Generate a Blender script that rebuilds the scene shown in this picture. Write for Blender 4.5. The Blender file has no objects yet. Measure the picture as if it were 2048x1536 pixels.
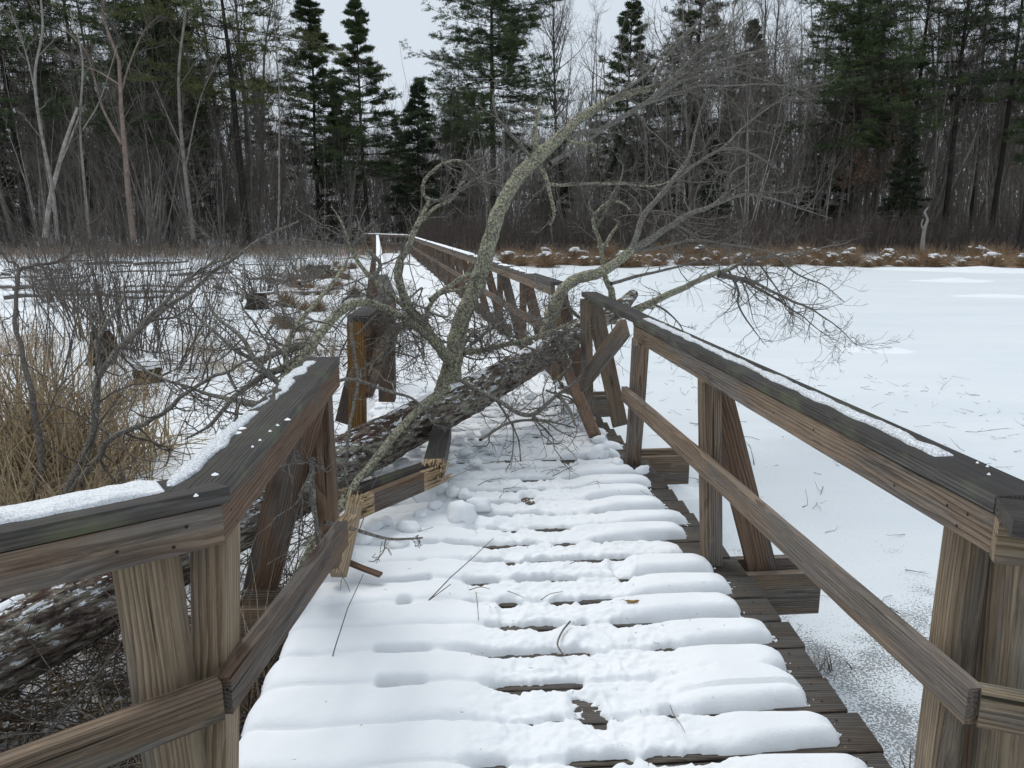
import bpy, bmesh, math, random
import numpy as np
from mathutils import Vector, Matrix
SC = bpy.context.scene
COL = SC.collection
rad = math.radians
PI = math.pi
# ------------------------------------------------------------------ camera, sky, sun, exposure
EYE = 1.65; PITCH = rad(12.0); FPX = 1500.0
cd = bpy.data.cameras.new("camera"); cam = bpy.data.objects.new("camera", cd); COL.objects.link(cam)
cam.location = (0, 0, EYE); cam.rotation_euler = (PI/2 - PITCH, 0, 0)
cd.sensor_width = 36; cd.lens = FPX/2048*36; cd.clip_start = 0.05; cd.clip_end = 1500
SC.camera = cam
W = bpy.data.worlds.new("World"); SC.world = W; W.use_nodes = True
wn = W.node_tree.nodes; wl = W.node_tree.links
bg = wn['Background']
sky = wn.new('ShaderNodeTexSky'); sky.sky_type = 'NISHITA'; sky.sun_disc = False
SUN_EL = 56; SUN_AZ = -35
sky.sun_elevation = rad(SUN_EL); sky.sun_rotation = rad(SUN_AZ); sky.air_density = 1.0; sky.dust_density = 3.0
mixw = wn.new('ShaderNodeMix'); mixw.data_type = 'RGBA'; mixw.inputs[0].default_value = 0.93
mixw.inputs[7].default_value = (5.75, 6.35, 7.0, 1)      # even cloud cover over the clear sky
wl.new(sky.outputs[0], mixw.inputs[6]); wl.new(mixw.outputs[2], bg.inputs[0]); bg.inputs[1].default_value = 0.1
sl = bpy.data.lights.new("sun", 'SUN'); sl.energy = 1.5; sl.angle = rad(30); sl.color = (1, .97, .93)
so = bpy.data.objects.new("sun", sl); COL.objects.link(so)
sd = Vector((math.sin(rad(SUN_AZ))*math.cos(rad(SUN_EL)), math.cos(rad(SUN_AZ))*math.cos(rad(SUN_EL)), math.sin(rad(SUN_EL))))
so.rotation_euler = sd.to_track_quat('Z', 'Y').to_euler()
SC.view_settings.view_transform = 'Standard'; SC.view_settings.look = 'None'
SC.view_settings.exposure = 0.27; SC.view_settings.gamma = 1
SC.cycles.max_bounces = 6; SC.cycles.diffuse_bounces = 3

# ------------------------------------------------------------------ helpers
rng = np.random.default_rng(7)
_cp, _sp = math.cos(PITCH), math.sin(PITCH)
def at(px, py, y):
    """a point read off the survey photo at ground distance y (metres ahead)"""
    X = (px-1024)/FPX; Y = -(py-768)/FPX
    ry = Y*_sp+_cp; rz = Y*_cp-_sp; t = y/ry
    return np.array((X*t, y, EYE+rz*t))
def atz(px, py, z):
    X = (px-1024)/FPX; Y = -(py-768)/FPX
    ry = Y*_sp+_cp; rz = Y*_cp-_sp; t = (z-EYE)/rz
    return np.array((X*t, ry*t, z))
def hsh(i, j, k, s):
    h = (i*374761393 + j*668265263 + k*2147483647 + s*974634777) & 0xffffffff
    h = ((h ^ (h >> 13))*1274126177) & 0xffffffff
    return ((h ^ (h >> 16)) & 0xffff)/65535.0
def vnoise(x, y, z=0.0, s=0):
    x, y, z = np.broadcast_arrays(np.asarray(x, float), np.asarray(y, float), np.asarray(z, float))
    xi = np.floor(x).astype(np.int64); yi = np.floor(y).astype(np.int64); zi = np.floor(z).astype(np.int64)
    fx = x-xi; fy = y-yi; fz = z-zi
    fx = fx*fx*(3-2*fx); fy = fy*fy*(3-2*fy); fz = fz*fz*(3-2*fz)
    def c(a, b, d): return hsh(xi+a, yi+b, zi+d, s)
    def l(a, b, t): return a+(b-a)*t
    r0 = l(l(c(0,0,0), c(1,0,0), fx), l(c(0,1,0), c(1,1,0), fx), fy)
    r1 = l(l(c(0,0,1), c(1,0,1), fx), l(c(0,1,1), c(1,1,1), fx), fy)
    return l(r0, r1, fz)*2-1
def fbm(x, y, z=0.0, s=0, o=4):
    r = 0; a = 1; t = 0
    for i in range(o):
        r = r+a*vnoise(np.asarray(x)*2**i, np.asarray(y)*2**i, np.asarray(z)*2**i, s+i*17); t += a; a *= .5
    return r/t
def sstep(a, b, x):
    t = np.clip((x-a)/(b-a), 0, 1); return t*t*(3-2*t)
def nrm(v): return v/np.maximum(np.linalg.norm(v, axis=-1, keepdims=True), 1e-9)

class MB:
    def __init__(s): s.v = []; s.q = []; s.t = []; s.n = 0
    def add(s, v, q=None, t=None):
        v = np.asarray(v, np.float32).reshape(-1, 3)
        if q is not None and len(q): s.q.append(np.asarray(q, np.int64).reshape(-1, 4)+s.n)
        if t is not None and len(t): s.t.append(np.asarray(t, np.int64).reshape(-1, 3)+s.n)
        s.v.append(v); s.n += len(v)
    def arrays(s):
        return (np.concatenate(s.v) if s.v else np.zeros((0,3), np.float32),
                np.concatenate(s.q) if s.q else np.zeros((0,4), np.int64),
                np.concatenate(s.t) if s.t else np.zeros((0,3), np.int64))
    def mesh(s, name, mats, smooth=True, origin=None):
        v, q, t = s.arrays()
        if origin is not None: v = v-np.asarray(origin, np.float32)
        me = bpy.data.meshes.new(name)
        me.vertices.add(len(v)); me.vertices.foreach_set('co', np.ascontiguousarray(v, np.float32).ravel())
        nl = len(q)*4+len(t)*3
        me.loops.add(nl); me.loops.foreach_set('vertex_index', np.concatenate([q.ravel(), t.ravel()]).astype(np.int32))
        me.polygons.add(len(q)+len(t))
        st = np.concatenate([np.arange(len(q))*4, len(q)*4+np.arange(len(t))*3]).astype(np.int32)
        me.polygons.foreach_set('loop_start', st)
        try: me.polygons.foreach_set('loop_total', np.concatenate([np.full(len(q), 4), np.full(len(t), 3)]).astype(np.int32))
        except Exception: pass
        me.polygons.foreach_set('use_smooth', np.full(len(q)+len(t), smooth))
        for m in (mats if isinstance(mats, (list, tuple)) else [mats]): me.materials.append(m)
        me.update(calc_edges=True)
        return me

def tubes(P, R, k=3, cap=False):
    """batch of tubes: P (N,n,3), R (N,n)"""
    P = np.asarray(P, float); R = np.asarray(R, float)
    N, n, _ = P.shape
    T = np.empty_like(P); T[:, 1:-1] = P[:, 2:]-P[:, :-2] if n > 2 else 0
    T[:, 0] = P[:, 1]-P[:, 0]; T[:, -1] = P[:, -1]-P[:, -2]
    T = nrm(T)
    M = nrm(P[:, -1]-P[:, 0])
    ref = np.where((np.abs(M[:, 2]) > .8)[:, None], np.array([[1., 0.13, 0]]), np.array([[0.1, 0, 1.]]))
    U = nrm(np.cross(ref[:, None, :], T)); V = np.cross(T, U)
    a = np.arange(k)*2*PI/k
    v = P[:, :, None, :]+R[:, :, None, None]*(U[:, :, None, :]*np.cos(a)[None, None, :, None]+V[:, :, None, :]*np.sin(a)[None, None, :, None])
    idx = np.arange(N*n*k).reshape(N, n, k)
    A = idx[:, :-1]; B = idx[:, 1:]
    q = np.stack([A, np.roll(A, -1, 2), np.roll(B, -1, 2), B], -1).reshape(-1, 4)
    return v.reshape(-1, 3), q
def grow(p, d, L, n, wander, up=0.0, r=rng):
    """batch growth of polylines, p,d (N,3), L (N)"""
    N = len(p); P = np.empty((N, n+1, 3)); P[:, 0] = p; d = nrm(d)
    for i in range(n):
        d = nrm(d+r.normal(0, wander, (N, 3))+np.array([0, 0, up]))
        P[:, i+1] = P[:, i]+d*(L/n)[:, None]
    return P
def kids(P, R, m, t0, t1, ang, r=rng, angs=.25, flat=None):
    """m children for each polyline: start points, directions, parameter, parent radius"""
    N, n, _ = P.shape
    t = r.uniform(t0, t1, (N, m))*(n-1); i = np.minimum(t.astype(int), n-2); f = (t-i)[..., None]
    ar = np.arange(N)[:, None]
    a = P[ar, i]; b = P[ar, i+1]; s = a+(b-a)*f
    T = nrm(b-a)
    az = r.normal(0, 1, (N, m, 3))
    if flat is not None: az[..., 2] *= flat
    S = nrm(az-np.sum(az*T, -1, keepdims=True)*T)
    an = ang+r.normal(0, angs, (N, m))[..., None]
    d = T*np.cos(an)+S*np.sin(an)
    Rr = R[ar, i]*(1-f[..., 0])+R[ar, i+1]*f[..., 0]
    return s.reshape(-1, 3), d.reshape(-1, 3), (t/(n-1)).ravel(), Rr.ravel(), np.repeat(np.arange(N), m)
def taper(N, n, r0, r1):
    t = np.linspace(0, 1, n+1)
    r0 = np.broadcast_to(r0, (N,)); r1 = np.broadcast_to(r1, (N,))
    return r0[:, None]*(1-t)+r1[:, None]*t
def catmull(pts, per=6):
    P = np.asarray(pts, float)
    if len(P) < 3:
        t = np.linspace(0, 1, per+1)[:, None]; return P[0]*(1-t)+P[-1]*t
    E = np.vstack([2*P[0]-P[1], P, 2*P[-1]-P[-2]]); out = []
    for i in range(1, len(E)-2):
        a, b, c, d = E[i-1:i+3]
        for t in np.linspace(0, 1, per, endpoint=False):
            out.append(.5*((2*b)+(-a+c)*t+(2*a-5*b+4*c-d)*t*t+(-a+3*b-3*c+d)*t**3))
    out.append(E[-2]); return np.array(out)

def tag(o, label=None, cat=None, group=None, kind=None):
    if label: o['label'] = label
    if cat: o['category'] = cat
    if group: o['group'] = group
    if kind: o['kind'] = kind
    return o
def link(name, me, parent=None, loc=(0,0,0)):
    o = bpy.data.objects.new(name, me); COL.objects.link(o); o.location = loc
    if parent: o.parent = parent
    return o
def empty(name, loc, label=None, cat=None, group=None):
    o = bpy.data.objects.new(name, None); COL.objects.link(o); o.location = tuple(loc); o.empty_display_size = .2
    return tag(o, label, cat, group)
def put(name, mb, mat, parent=None, smooth=True):
    """link mesh built in world coordinates (as a part: relative to parent's origin)"""
    og = tuple(parent.location) if parent else None
    if parent is not None and parent.parent is not None:
        og = tuple(Vector(parent.location)+Vector(parent.parent.location))
    return link(name, mb.mesh(name, mat, smooth, og), parent)
def put_thing(name, mb, mat, loc, smooth=True):
    return link(name, mb.mesh(name, mat, smooth, tuple(loc)), None, tuple(loc))

# ------------------------------------------------------------------ materials
class NT:
    def __init__(s, name):
        s.m = bpy.data.materials.new(name); s.m.use_nodes = True
        s.N = s.m.node_tree.nodes; s.L = s.m.node_tree.links; s.b = s.N['Principled BSDF']
        s.b.inputs['Roughness'].default_value = .9
        s.b.inputs['Specular IOR Level'].default_value = .2
    def n(s, t, **k):
        x = s.N.new('ShaderNode'+t)
        for a, b in k.items(): setattr(x, a, b)
        return x
    def _s(s, i, v):
        if v is None: return
        if isinstance(v, bpy.types.NodeSocket): s.L.new(v, i)
        else: i.default_value = v
    def math(s, op, a, b=None, c=None, clamp=False):
        x = s.n('Math', operation=op, use_clamp=clamp)
        for i, v in enumerate((a, b, c)): s._s(x.inputs[i], v)
        return x.outputs[0]
    def vmath(s, op, a, b=None):
        x = s.n('VectorMath', operation=op); s._s(x.inputs[0], a); s._s(x.inputs[1], b)
        return x.outputs['Value'] if op in ('LENGTH', 'DISTANCE') else x.outputs[0]
    def noise(s, vec, sc, det=4, rough=.55, col=False):
        x = s.n('TexNoise'); s._s(x.inputs['Vector'], vec); x.inputs['Scale'].default_value = sc
        x.inputs['Detail'].default_value = det; x.inputs['Roughness'].default_value = rough
        return x.outputs[1 if col else 0]
    def vor(s, vec, sc, feat='F1', out='Distance'):
        x = s.n('TexVoronoi', feature=feat); s._s(x.inputs['Vector'], vec); x.inputs['Scale'].default_value = sc
        return x.outputs[out]
    def map(s, v, a, b, c=0., d=1.):
        x = s.n('MapRange'); s._s(x.inputs[0], v)
        for i, w in enumerate((a, b, c, d)): x.inputs[i+1].default_value = w
        return x.outputs[0]
    def mix(s, f, a, b, mode='MIX'):
        x = s.n('Mix', data_type='RGBA', blend_type=mode); s._s(x.inputs[0], f)
        for i, v in ((6, a), (7, b)):
            if isinstance(v, tuple) and len(v) == 3: v = v+(1,)
            s._s(x.inputs[i], v)
        return x.outputs[2]
    def scale(s, vec, k):
        x = s.n('VectorMath', operation='MULTIPLY'); s._s(x.inputs[0], vec); x.inputs[1].default_value = k; return x.outputs[0]
    def coords(s, w='Object'): return s.n('TexCoord').outputs[w]
    def rnd(s): return s.n('ObjectInfo').outputs['Random']
    def bump(s, h, st, dist=.01, nrm_=None):
        x = s.n('Bump'); x.inputs['Strength'].default_value = st; x.inputs['Distance'].default_value = dist
        s.L.new(h, x.inputs['Height'])
        if nrm_: s.L.new(nrm_, x.inputs['Normal'])
        s.L.new(x.outputs[0], s.b.inputs['Normal']); return x.outputs[0]
    def col(s, c):
        if isinstance(c, tuple) and len(c) == 3: c = c+(1,)
        s._s(s.b.inputs['Base Color'], c)
    def normz(s):
        g = s.n('NewGeometry'); x = s.n('SeparateXYZ'); s.L.new(g.outputs['Normal'], x.inputs[0]); return x.outputs[2]
    def posn(s): return s.n('NewGeometry').outputs['Position']

def wood(name, light, dark, grey, greyamt=.5, stain=.5, rough=.75, green=0., plank=False):
    t = NT(name); co = t.coords(); r = t.rnd()
    if plank:
        at_ = t.n('Attribute', attribute_name='pid'); pid = at_.outputs['Fac']
        r = t.math('FRACT', t.math('MULTIPLY', pid, .6180339))
    cmb = t.n('CombineXYZ'); t.L.new(t.math('MULTIPLY', r, 57.3), cmb.inputs[0]); t.L.new(t.math('MULTIPLY', r, 3.1), cmb.inputs[1])
    t.L.new(t.math('MULTIPLY', r, 7.7), cmb.inputs[2])
    p = t.vmath('ADD', co, cmb.outputs[0])                     # per-board offset
    sl_ = t.scale(p, (1.3, 6, 6)); wob = t.noise(sl_, 1.0, 3, .5)
    kn = t.vor(t.scale(p, (1.9, 7, 7)), 1.0); knot = t.map(kn, 0.0, .30, 1., 0.)
    sx = t.n('SeparateXYZ'); t.L.new(co, sx.inputs[0])
    y0 = t.math('SUBTRACT', t.math('MULTIPLY', t.math('FRACT', t.math('MULTIPLY', r, 13.7)), .16), .08)
    z0 = t.math('SUBTRACT', t.math('MULTIPLY', t.math('FRACT', t.math('MULTIPLY', r, 29.3)), .16), .10)
    yy = t.math('SUBTRACT', sx.outputs[1], y0); zz = t.math('SUBTRACT', sx.outputs[2], z0)
    rr = t.math('SQRT', t.math('ADD', t.math('MULTIPLY', yy, yy), t.math('MULTIPLY', zz, zz)))
    rr = t.math('ADD', rr, t.math('MULTIPLY', wob, .045)); rr = t.math('ADD', rr, t.math('MULTIPLY', knot, .02))
    rings = t.math('FRACT', t.math('MULTIPLY', rr, 92.))
    late = t.math('MULTIPLY', t.math('MULTIPLY', t.map(rings, .35, .86), t.map(rings, .93, 1., 1., 0.)), t.map(t.noise(t.scale(p, (.9, 16, 16)), 1., 2, .5), .3, .6, .45, 1.))
    fine = t.noise(t.scale(p, (4, 190, 190)), 1.0, 3, .6)
    tone = t.noise(t.scale(p, (.8, 5, 5)), 1., 3, .6); c = t.mix(t.math('MULTIPLY', late, .85), t.mix(t.map(tone, .35, .65), light, tuple(x*.68 for x in light)), dark)
    gm = t.noise(t.scale(p, (1.1, 9, 9)), 1.0, 4, .6); gm = t.map(gm, .62-greyamt*.3, .72-greyamt*.3, 0., .85)
    gcol = t.mix(t.math('MULTIPLY', late, .8), grey, tuple(x*.45 for x in grey))
    c = t.mix(gm, c, gcol)
    c = t.mix(t.map(fine, .42, .68, .0, .6), c, tuple(x*.6 for x in dark))
    scuff = t.noise(t.scale(p, (14, 90, 90)), 1.0, 4, .7); c = t.mix(t.map(scuff, .55, .75, 0., .45), c, tuple(min(1, x*1.25) for x in light))
    st = t.noise(t.scale(p, (1.7, 14, 14)), 1.0, 5, .65); c = t.mix(t.map(st, .60, .68, 0., stain), c, (.022, .02, .019))
    crack = t.noise(t.scale(p, (1.0, 42, 42)), 1.0, 2, .5)
    c = t.mix(t.map(crack, .70, .74, 0., .85), c, (.015, .012, .01))
    c = t.mix(t.math('MULTIPLY', t.math('POWER', knot, 1.6), .9), c, (.045, .022, .012))
    if green: c = t.mix(t.math('MULTIPLY', t.map(t.noise(p, 5, 3), .52, .7), green), c, (.10, .12, .05))
    t.col(c); t.b.inputs['Roughness'].default_value = rough
    h = t.math('SUBTRACT', t.math('ADD', t.math('MULTIPLY', fine, .6), t.math('MULTIPLY', late, -.5)), t.map(crack, .69, .75, 0., 2.))
    t.bump(h, .9, .006); return t.m
M = {}
M['rail'] = wood('weathered_timber', (.30, .225, .16), (.10, .066, .046), (.19, .175, .162), .48, .8, green=.12)
M['rail_red'] = wood('brown_timber', (.235, .155, .105), (.08, .047, .032), (.145, .134, .123), .45, .6)
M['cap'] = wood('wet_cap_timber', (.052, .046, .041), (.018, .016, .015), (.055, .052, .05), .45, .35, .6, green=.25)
M['post'] = wood('post_timber', (.40, .315, .22), (.17, .112, .07), (.26, .235, .20), .40, .5, green=.15)
M['post_orange'] = wood('orange_post_timber', (.34, .19, .07), (.10, .05, .02), (.22, .15, .08), .1, .2)
M['deck'] = wood('deck_plank_timber', (.15, .125, .10), (.06, .048, .04), (.13, .122, .112), .6, .5, plank=True)
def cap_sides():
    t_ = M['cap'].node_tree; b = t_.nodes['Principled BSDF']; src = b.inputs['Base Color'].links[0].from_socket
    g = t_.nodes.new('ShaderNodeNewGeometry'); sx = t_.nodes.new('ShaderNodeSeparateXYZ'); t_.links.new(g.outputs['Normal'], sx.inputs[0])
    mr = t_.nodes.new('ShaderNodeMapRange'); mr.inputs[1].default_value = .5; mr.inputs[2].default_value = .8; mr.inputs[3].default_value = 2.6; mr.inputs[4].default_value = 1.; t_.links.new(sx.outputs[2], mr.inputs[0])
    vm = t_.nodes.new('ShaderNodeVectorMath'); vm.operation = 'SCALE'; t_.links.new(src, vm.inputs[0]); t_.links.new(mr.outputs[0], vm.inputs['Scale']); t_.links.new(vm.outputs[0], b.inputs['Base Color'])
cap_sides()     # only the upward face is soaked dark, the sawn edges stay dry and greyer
def simple(name, fn):
    t = NT(name); fn(t); return t.m
def _fresh(t):
    c = t.coords(); n = t.noise(t.scale(c, (5, 120, 120)), 1, 3)
    t.col(t.mix(t.map(n, .3, .7), (.52, .41, .27), (.24, .155, .09))); t.bump(n, .6, .004)
M['fresh'] = simple('fresh_split_wood', _fresh)
def _snow(t, clean=True):
    p = t.posn(); n1 = t.noise(p, 40, 4, .6); n2 = t.noise(p, 260, 3, .7)
    t.col(t.mix(t.map(t.noise(p, 3, 3), .3, .7), (.87, .895, .915), (.82, .85, .88)))
    t.b.inputs['Roughness'].default_value = .65
    h = t.math('ADD', t.math('MULTIPLY', n1, .6), t.math('MULTIPLY', n2, .5)); t.bump(h, .6, .008)
M['snow'] = simple('snow', _snow)
def _grain(t):
    p = t.posn(); n = t.noise(p, 210, 3, .75); n2 = t.noise(p, 45, 3, .6)
    t.col(t.mix(t.map(n, .34, .56), (.56, .585, .61), (.88, .905, .925))); t.b.inputs['Roughness'].default_value = .5; t.bump(t.math('ADD', n, n2), .8, .005)
M['grainsnow'] = simple('grainy_snow', _grain)
def _crust(t):
    p = t.posn(); n = t.noise(p, 150, 3, .7)
    t.col(t.mix(t.map(n, .40, .60), (.42, .44, .46), (.82, .86, .9))); t.b.inputs['Roughness'].default_value = .35; t.bump(n, .8, .004)
M['crust'] = simple('icy_snow_crust', _crust)
def _snowground(t):
    p = t.posn(); n1 = t.noise(p, 14, 5, .6); n3 = t.noise(p, .9, 4, .6)
    c = t.mix(t.map(n3, .3, .7), (.80, .835, .86), (.72, .76, .79))
    sp = t.noise(p, 22, 3, .7); c = t.mix(t.map(sp, .71, .76, 0., .7), c, (.16, .12, .08))
    t.col(c); t.bump(n1, .4, .02)
M['ground'] = simple('snow_covered_ground', _snowground)
def _litter(t):
    p = t.posn(); n = t.noise(p, 5, 6, .7)
    t.col(t.mix(t.map(n, .42, .56), (.07, .052, .035), (.78, .82, .87))); t.bump(n, .5, .05)
M['forest_floor'] = simple('patchy_forest_floor', _litter)
def _ice(t):
    p = t.posn(); sx = t.n('SeparateXYZ'); t.L.new(p, sx.inputs[0])
    base = t.mix(t.map(t.noise(t.scale(p, (.25, 1.2, 1)), 1, 4, .6), .3, .7), (.70, .745, .775), (.64, .69, .725))
    gr = t.noise(p, 75, 2, .8)
    # thin speckled dusting over dark ice close beside the deck, in blotches
    dist = t.vmath('DISTANCE', p, (1.95, 2.9, -.6)); bl = t.noise(p, 1.6, 4, .6)
    m = t.math('SUBTRACT', t.map(dist, .2, 3.0, 1., .0), t.map(bl, .35, .62, 0., .9))
    thr = t.math('ADD', .36, t.math('MULTIPLY', t.math('MAXIMUM', m, -.1), .30))
    dark = t.math('LESS_THAN', gr, thr)
    c = t.mix(t.math('MULTIPLY', dark, .85), base, (.14, .15, .155))
    spk = t.noise(p, 48, 2, .7); nb = t.math('SMOOTH_MIN', 1., t.map(t.vmath('DISTANCE', p, (3, 4.5, -.6)), 2., 11., 1., 0.), .1)
    c = t.mix(t.math('MULTIPLY', t.map(spk, .70, .74, 0., .55), nb), c, (.22, .21, .2))
    t.col(c); t.b.inputs['Roughness'].default_value = .6; t.bump(t.noise(p, 60, 3, .6), .3, .006)
M['ice'] = simple('frosted_pond_ice', _ice)
def bark(name, base, dark, lichen, amt, sc=1., snow=0., moss=0., bump=1., along=False):
    t = NT(name); p = t.coords(); r = t.rnd(); p0 = p
    if along:
        mp = t.n('Mapping'); mp.inputs['Rotation'].default_value = (0, 0, -.96); t.L.new(p, mp.inputs[0]); p = t.scale(mp.outputs[0], (.38, 1.15, 1.15))
    n1 = t.noise(p, 18*sc, 6, .65); v = t.vor(t.scale(p, (1, 1, 1)), 34*sc)
    n2 = t.noise(p, 3.5*sc, 4, .6); fine = t.noise(p, 130*sc, 3, .7)
    c = t.mix(t.map(n1, .38, .62), dark, base)
    m = t.math('MULTIPLY', t.map(t.math('ADD', n1, t.math('MULTIPLY', fine, .5)), .74, .84), t.map(n2, .60-amt*.4, .76-amt*.4))
    c = t.mix(t.math('MULTIPLY', m, .9), c, t.mix(fine, lichen, tuple(x*.6 for x in lichen)))
    nz = t.normz()
    if moss:
        mm = t.math('MULTIPLY', t.map(t.noise(p, 7, 4, .7), .50, .6), t.map(nz, .1, .6)); c = t.mix(t.math('MULTIPLY', mm, moss), c, t.mix(fine, (.045, .028, .022), (.10, .055, .04)))
        g = t.math('MULTIPLY', t.map(t.noise(p, 5.5, 3, .7), .60, .66), t.map(nz, .2, .6)); c = t.mix(g, c, (.07, .075, .02))
    if snow:
        s_ = t.math('MULTIPLY', t.map(t.noise(p, 26, 4, .75), .60-snow*.1, .63-snow*.1), t.map(nz, .0, .55)); c = t.mix(s_, c, (.82, .86, .9))
    t.col(c); h = t.math('ADD', n1, t.math('MULTIPLY', v, .7)); h = t.math('ADD', h, t.math('MULTIPLY', fine, .35))
    t.bump(h, .9*bump, .02); return t.m
M['trunk'] = bark('oak_bark', (.26, .215, .18), (.04, .028, .024), (.46, .48, .37), .50, 1.5, snow=.4, moss=.95, along=True)
M['limb'] = bark('lichen_bark', (.43, .40, .34), (.13, .118, .098), (.70, .72, .43), .85, 3.4)
M['limb2'] = bark('grey_branch_bark', (.34, .315, .28), (.13, .12, .105), (.52, .52, .41), .4, 4.2)
M['twig'] = bark('twig_bark', (.22, .20, .18), (.10, .09, .08), (.36, .35, .29), .2, 3, bump=.3)
M['darkstem'] = bark('dark_stem_bark', (.15, .132, .118), (.07, .06, .053), (.2, .2, .17), .2, 3, bump=.3)
def farbark(name, a, b):
    t = NT(name); r = t.rnd(); p = t.coords()
    n = t.noise(p, 3.0, 4, .65)
    c = t.mix(t.map(n, .35, .65), a, b); c = t.mix(t.math('MULTIPLY', r, .6), c, tuple(x*.55 for x in b))
    t.col(c); return t.m
M['bgbark'] = farbark('far_grey_bark', (.26, .235, .205), (.135, .12, .106))
M['bgpale'] = farbark('pale_bark', (.46, .43, .385), (.22, .20, .178))
M['bgpink'] = farbark('pinkish_bark', (.36, .27, .22), (.20, .155, .13))
M['bgtwig'] = farbark('far_twigs', (.23, .205, .18), (.15, .134, .12))
M['bgdark'] = farbark('dark_pine_bark', (.055, .048, .042), (.03, .027, .024))
M['thicket'] = farbark('thicket_stems', (.155, .128, .112), (.10, .08, .07))
M['snag'] = farbark('bleached_wood', (.42, .40, .37), (.27, .25, .23))
def needles(name, a, b):
    t = NT(name); r = t.rnd(); p = t.coords(); n = t.noise(p, .8, 3, .6); n2 = t.noise(p, 9, 2)
    c = t.mix(t.map(n, .35, .65), a, b); c = t.mix(t.map(n2, .3, .8, 0, .5), c, tuple(x*1.5 for x in b))
    t.col(c); t.b.inputs['Roughness'].default_value = .7; return t.m
M['pine'] = needles('pine_needles', (.036, .056, .028), (.074, .097, .040))
M['pine2'] = needles('yellowish_pine_needles', (.052, .066, .026), (.105, .112, .042))
M['hemlock'] = needles('hemlock_needles', (.026, .040, .024), (.050, .064, .033))
M['oakleaf'] = needles('dead_oak_leaves', (.16, .09, .05), (.24, .14, .08))
def straw(name, a, b, c3):
    t = NT(name); p = t.coords(); n = t.noise(p, 6, 3, .7); n2 = t.noise(p, 45, 2, .6)
    c = t.mix(t.map(n, .35, .65), a, b); c = t.mix(t.map(n2, .5, .75), c, c3); t.col(c)
    t.b.inputs['Roughness'].default_value = .7; return t.m
M['reed'] = straw('dead_reed', (.43, .34, .21), (.27, .20, .125), (.56, .47, .33))
M['sedge'] = straw('rusty_sedge', (.33, .215, .125), (.20, .135, .085), (.46, .36, .24))
M['wetreed'] = straw('wet_reed_litter', (.14, .10, .06), (.09, .065, .04), (.24, .18, .11))
M['reedbrown'] = straw('brown_reed_litter', (.20, .14, .08), (.12, .085, .05), (.32, .24, .15))
M['rubble'] = simple('dark_peat', lambda t: t.col(t.mix(t.noise(t.coords(), 20, 4), (.02, .017, .013), (.06, .05, .04))))
M['leaf'] = simple('dead_leaf', lambda t: t.col(t.mix(t.noise(t.coords(), 60, 3), (.32, .22, .06), (.18, .11, .04))))
M['steel'] = simple('screw_head_steel', lambda t: t.col(t.mix(t.noise(t.coords(), 60, 3), (.05, .04, .035), (.02, .018, .016))))

# ------------------------------------------------------------------ ground, ice, hills
def shore(x):   # y of the far shore on the pond side
    return 44.5+1.2*fbm(x*.12, 3.3, 0, 5)-.02*(x-10)+np.where(x > 18, -(x-18)*.10, 0)
def decky(y):   # centre line of the boardwalk, x as a function of y
    return np.interp(y, [-3, 0, 1.5, 3.2, 5.0, 7.4, 44], [.20, .19, .175, .13, -.03, -.37, -6.85])
def ground_z(x, y):
    x = np.asarray(x, float); y = np.asarray(y, float)
    left = -.52+.10*fbm(x*.35, y*.35, 0, 1)+.05*fbm(x*1.7, y*1.7, 0, 2)+.02*fbm(x*6, y*6, 0, 3)
    left = left+.10*sstep(5, 2.5, np.abs(x+7-.0*y)+np.abs(y-9)*.4)
    # two frozen channels through the marsh
    d1 = np.hypot((x+5.6)/3.2, (y-19)/3.4); d2 = np.hypot((x+3.9-.0*y)/1.6, (y-15.5)/1.4); d3 = np.hypot((x+16)/2.6, (y-20)/2.6)
    for d in (d1, d2, d3): left = left-.5*sstep(1.15, .75, d+.18*fbm(x*.6, y*.6, 0, 9))
    far = sstep(30, 75, y)
    left = left+.45*far
    right = np.full_like(left, -1.5)
    sh = shore(x)
    bank = sstep(-2.5, 1.5, y-sh)
    rz = -1.2+.72*bank+.06*fbm(x*.8, y*.8, 0, 4)
    e = decky(np.minimum(y, 44))+.6
    w = sstep(0, 1.6, x-e)*sstep(60, 46, y)+0
    w = np.where(y < 44, sstep(0, 1.2, x-e), sstep(0, 1.2, x-e)*sstep(52, 44, y))
    z = left*(1-w)+rz*w
    hill = np.maximum(0, y-58+.12*x)
    z = z+.028*hill+.0007*hill*hill*sstep(200, 60, y)+.25*fbm(x*.12, y*.12, 0, 6)*sstep(50, 70, y)
    return z
def grid_mesh(xs, ys, zf):
    X, Y = np.meshgrid(xs, ys); Z = zf(X, Y)
    n, m = X.shape; idx = np.arange(n*m).reshape(n, m)
    q = np.stack([idx[:-1, :-1], idx[:-1, 1:], idx[1:, 1:], idx[1:, :-1]], -1).reshape(-1, 4)
    mb = MB(); mb.add(np.stack([X, Y, Z], -1), q); return mb
def spread(lim, n, p): t = np.linspace(0, 1, n); return lim*t**p
xs = np.concatenate([-spread(400, 330, 2.6)[::-1], spread(400, 170, 3.0)[1:]])
ys = np.concatenate([-spread(60, 40, 2.0)[::-1], spread(700, 560, 2.3)[1:]])
g = grid_mesh(xs, ys, ground_z).mesh('ground', [M['ground'], M['forest_floor']])
go = link('ground', g); tag(go, kind='structure')
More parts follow.
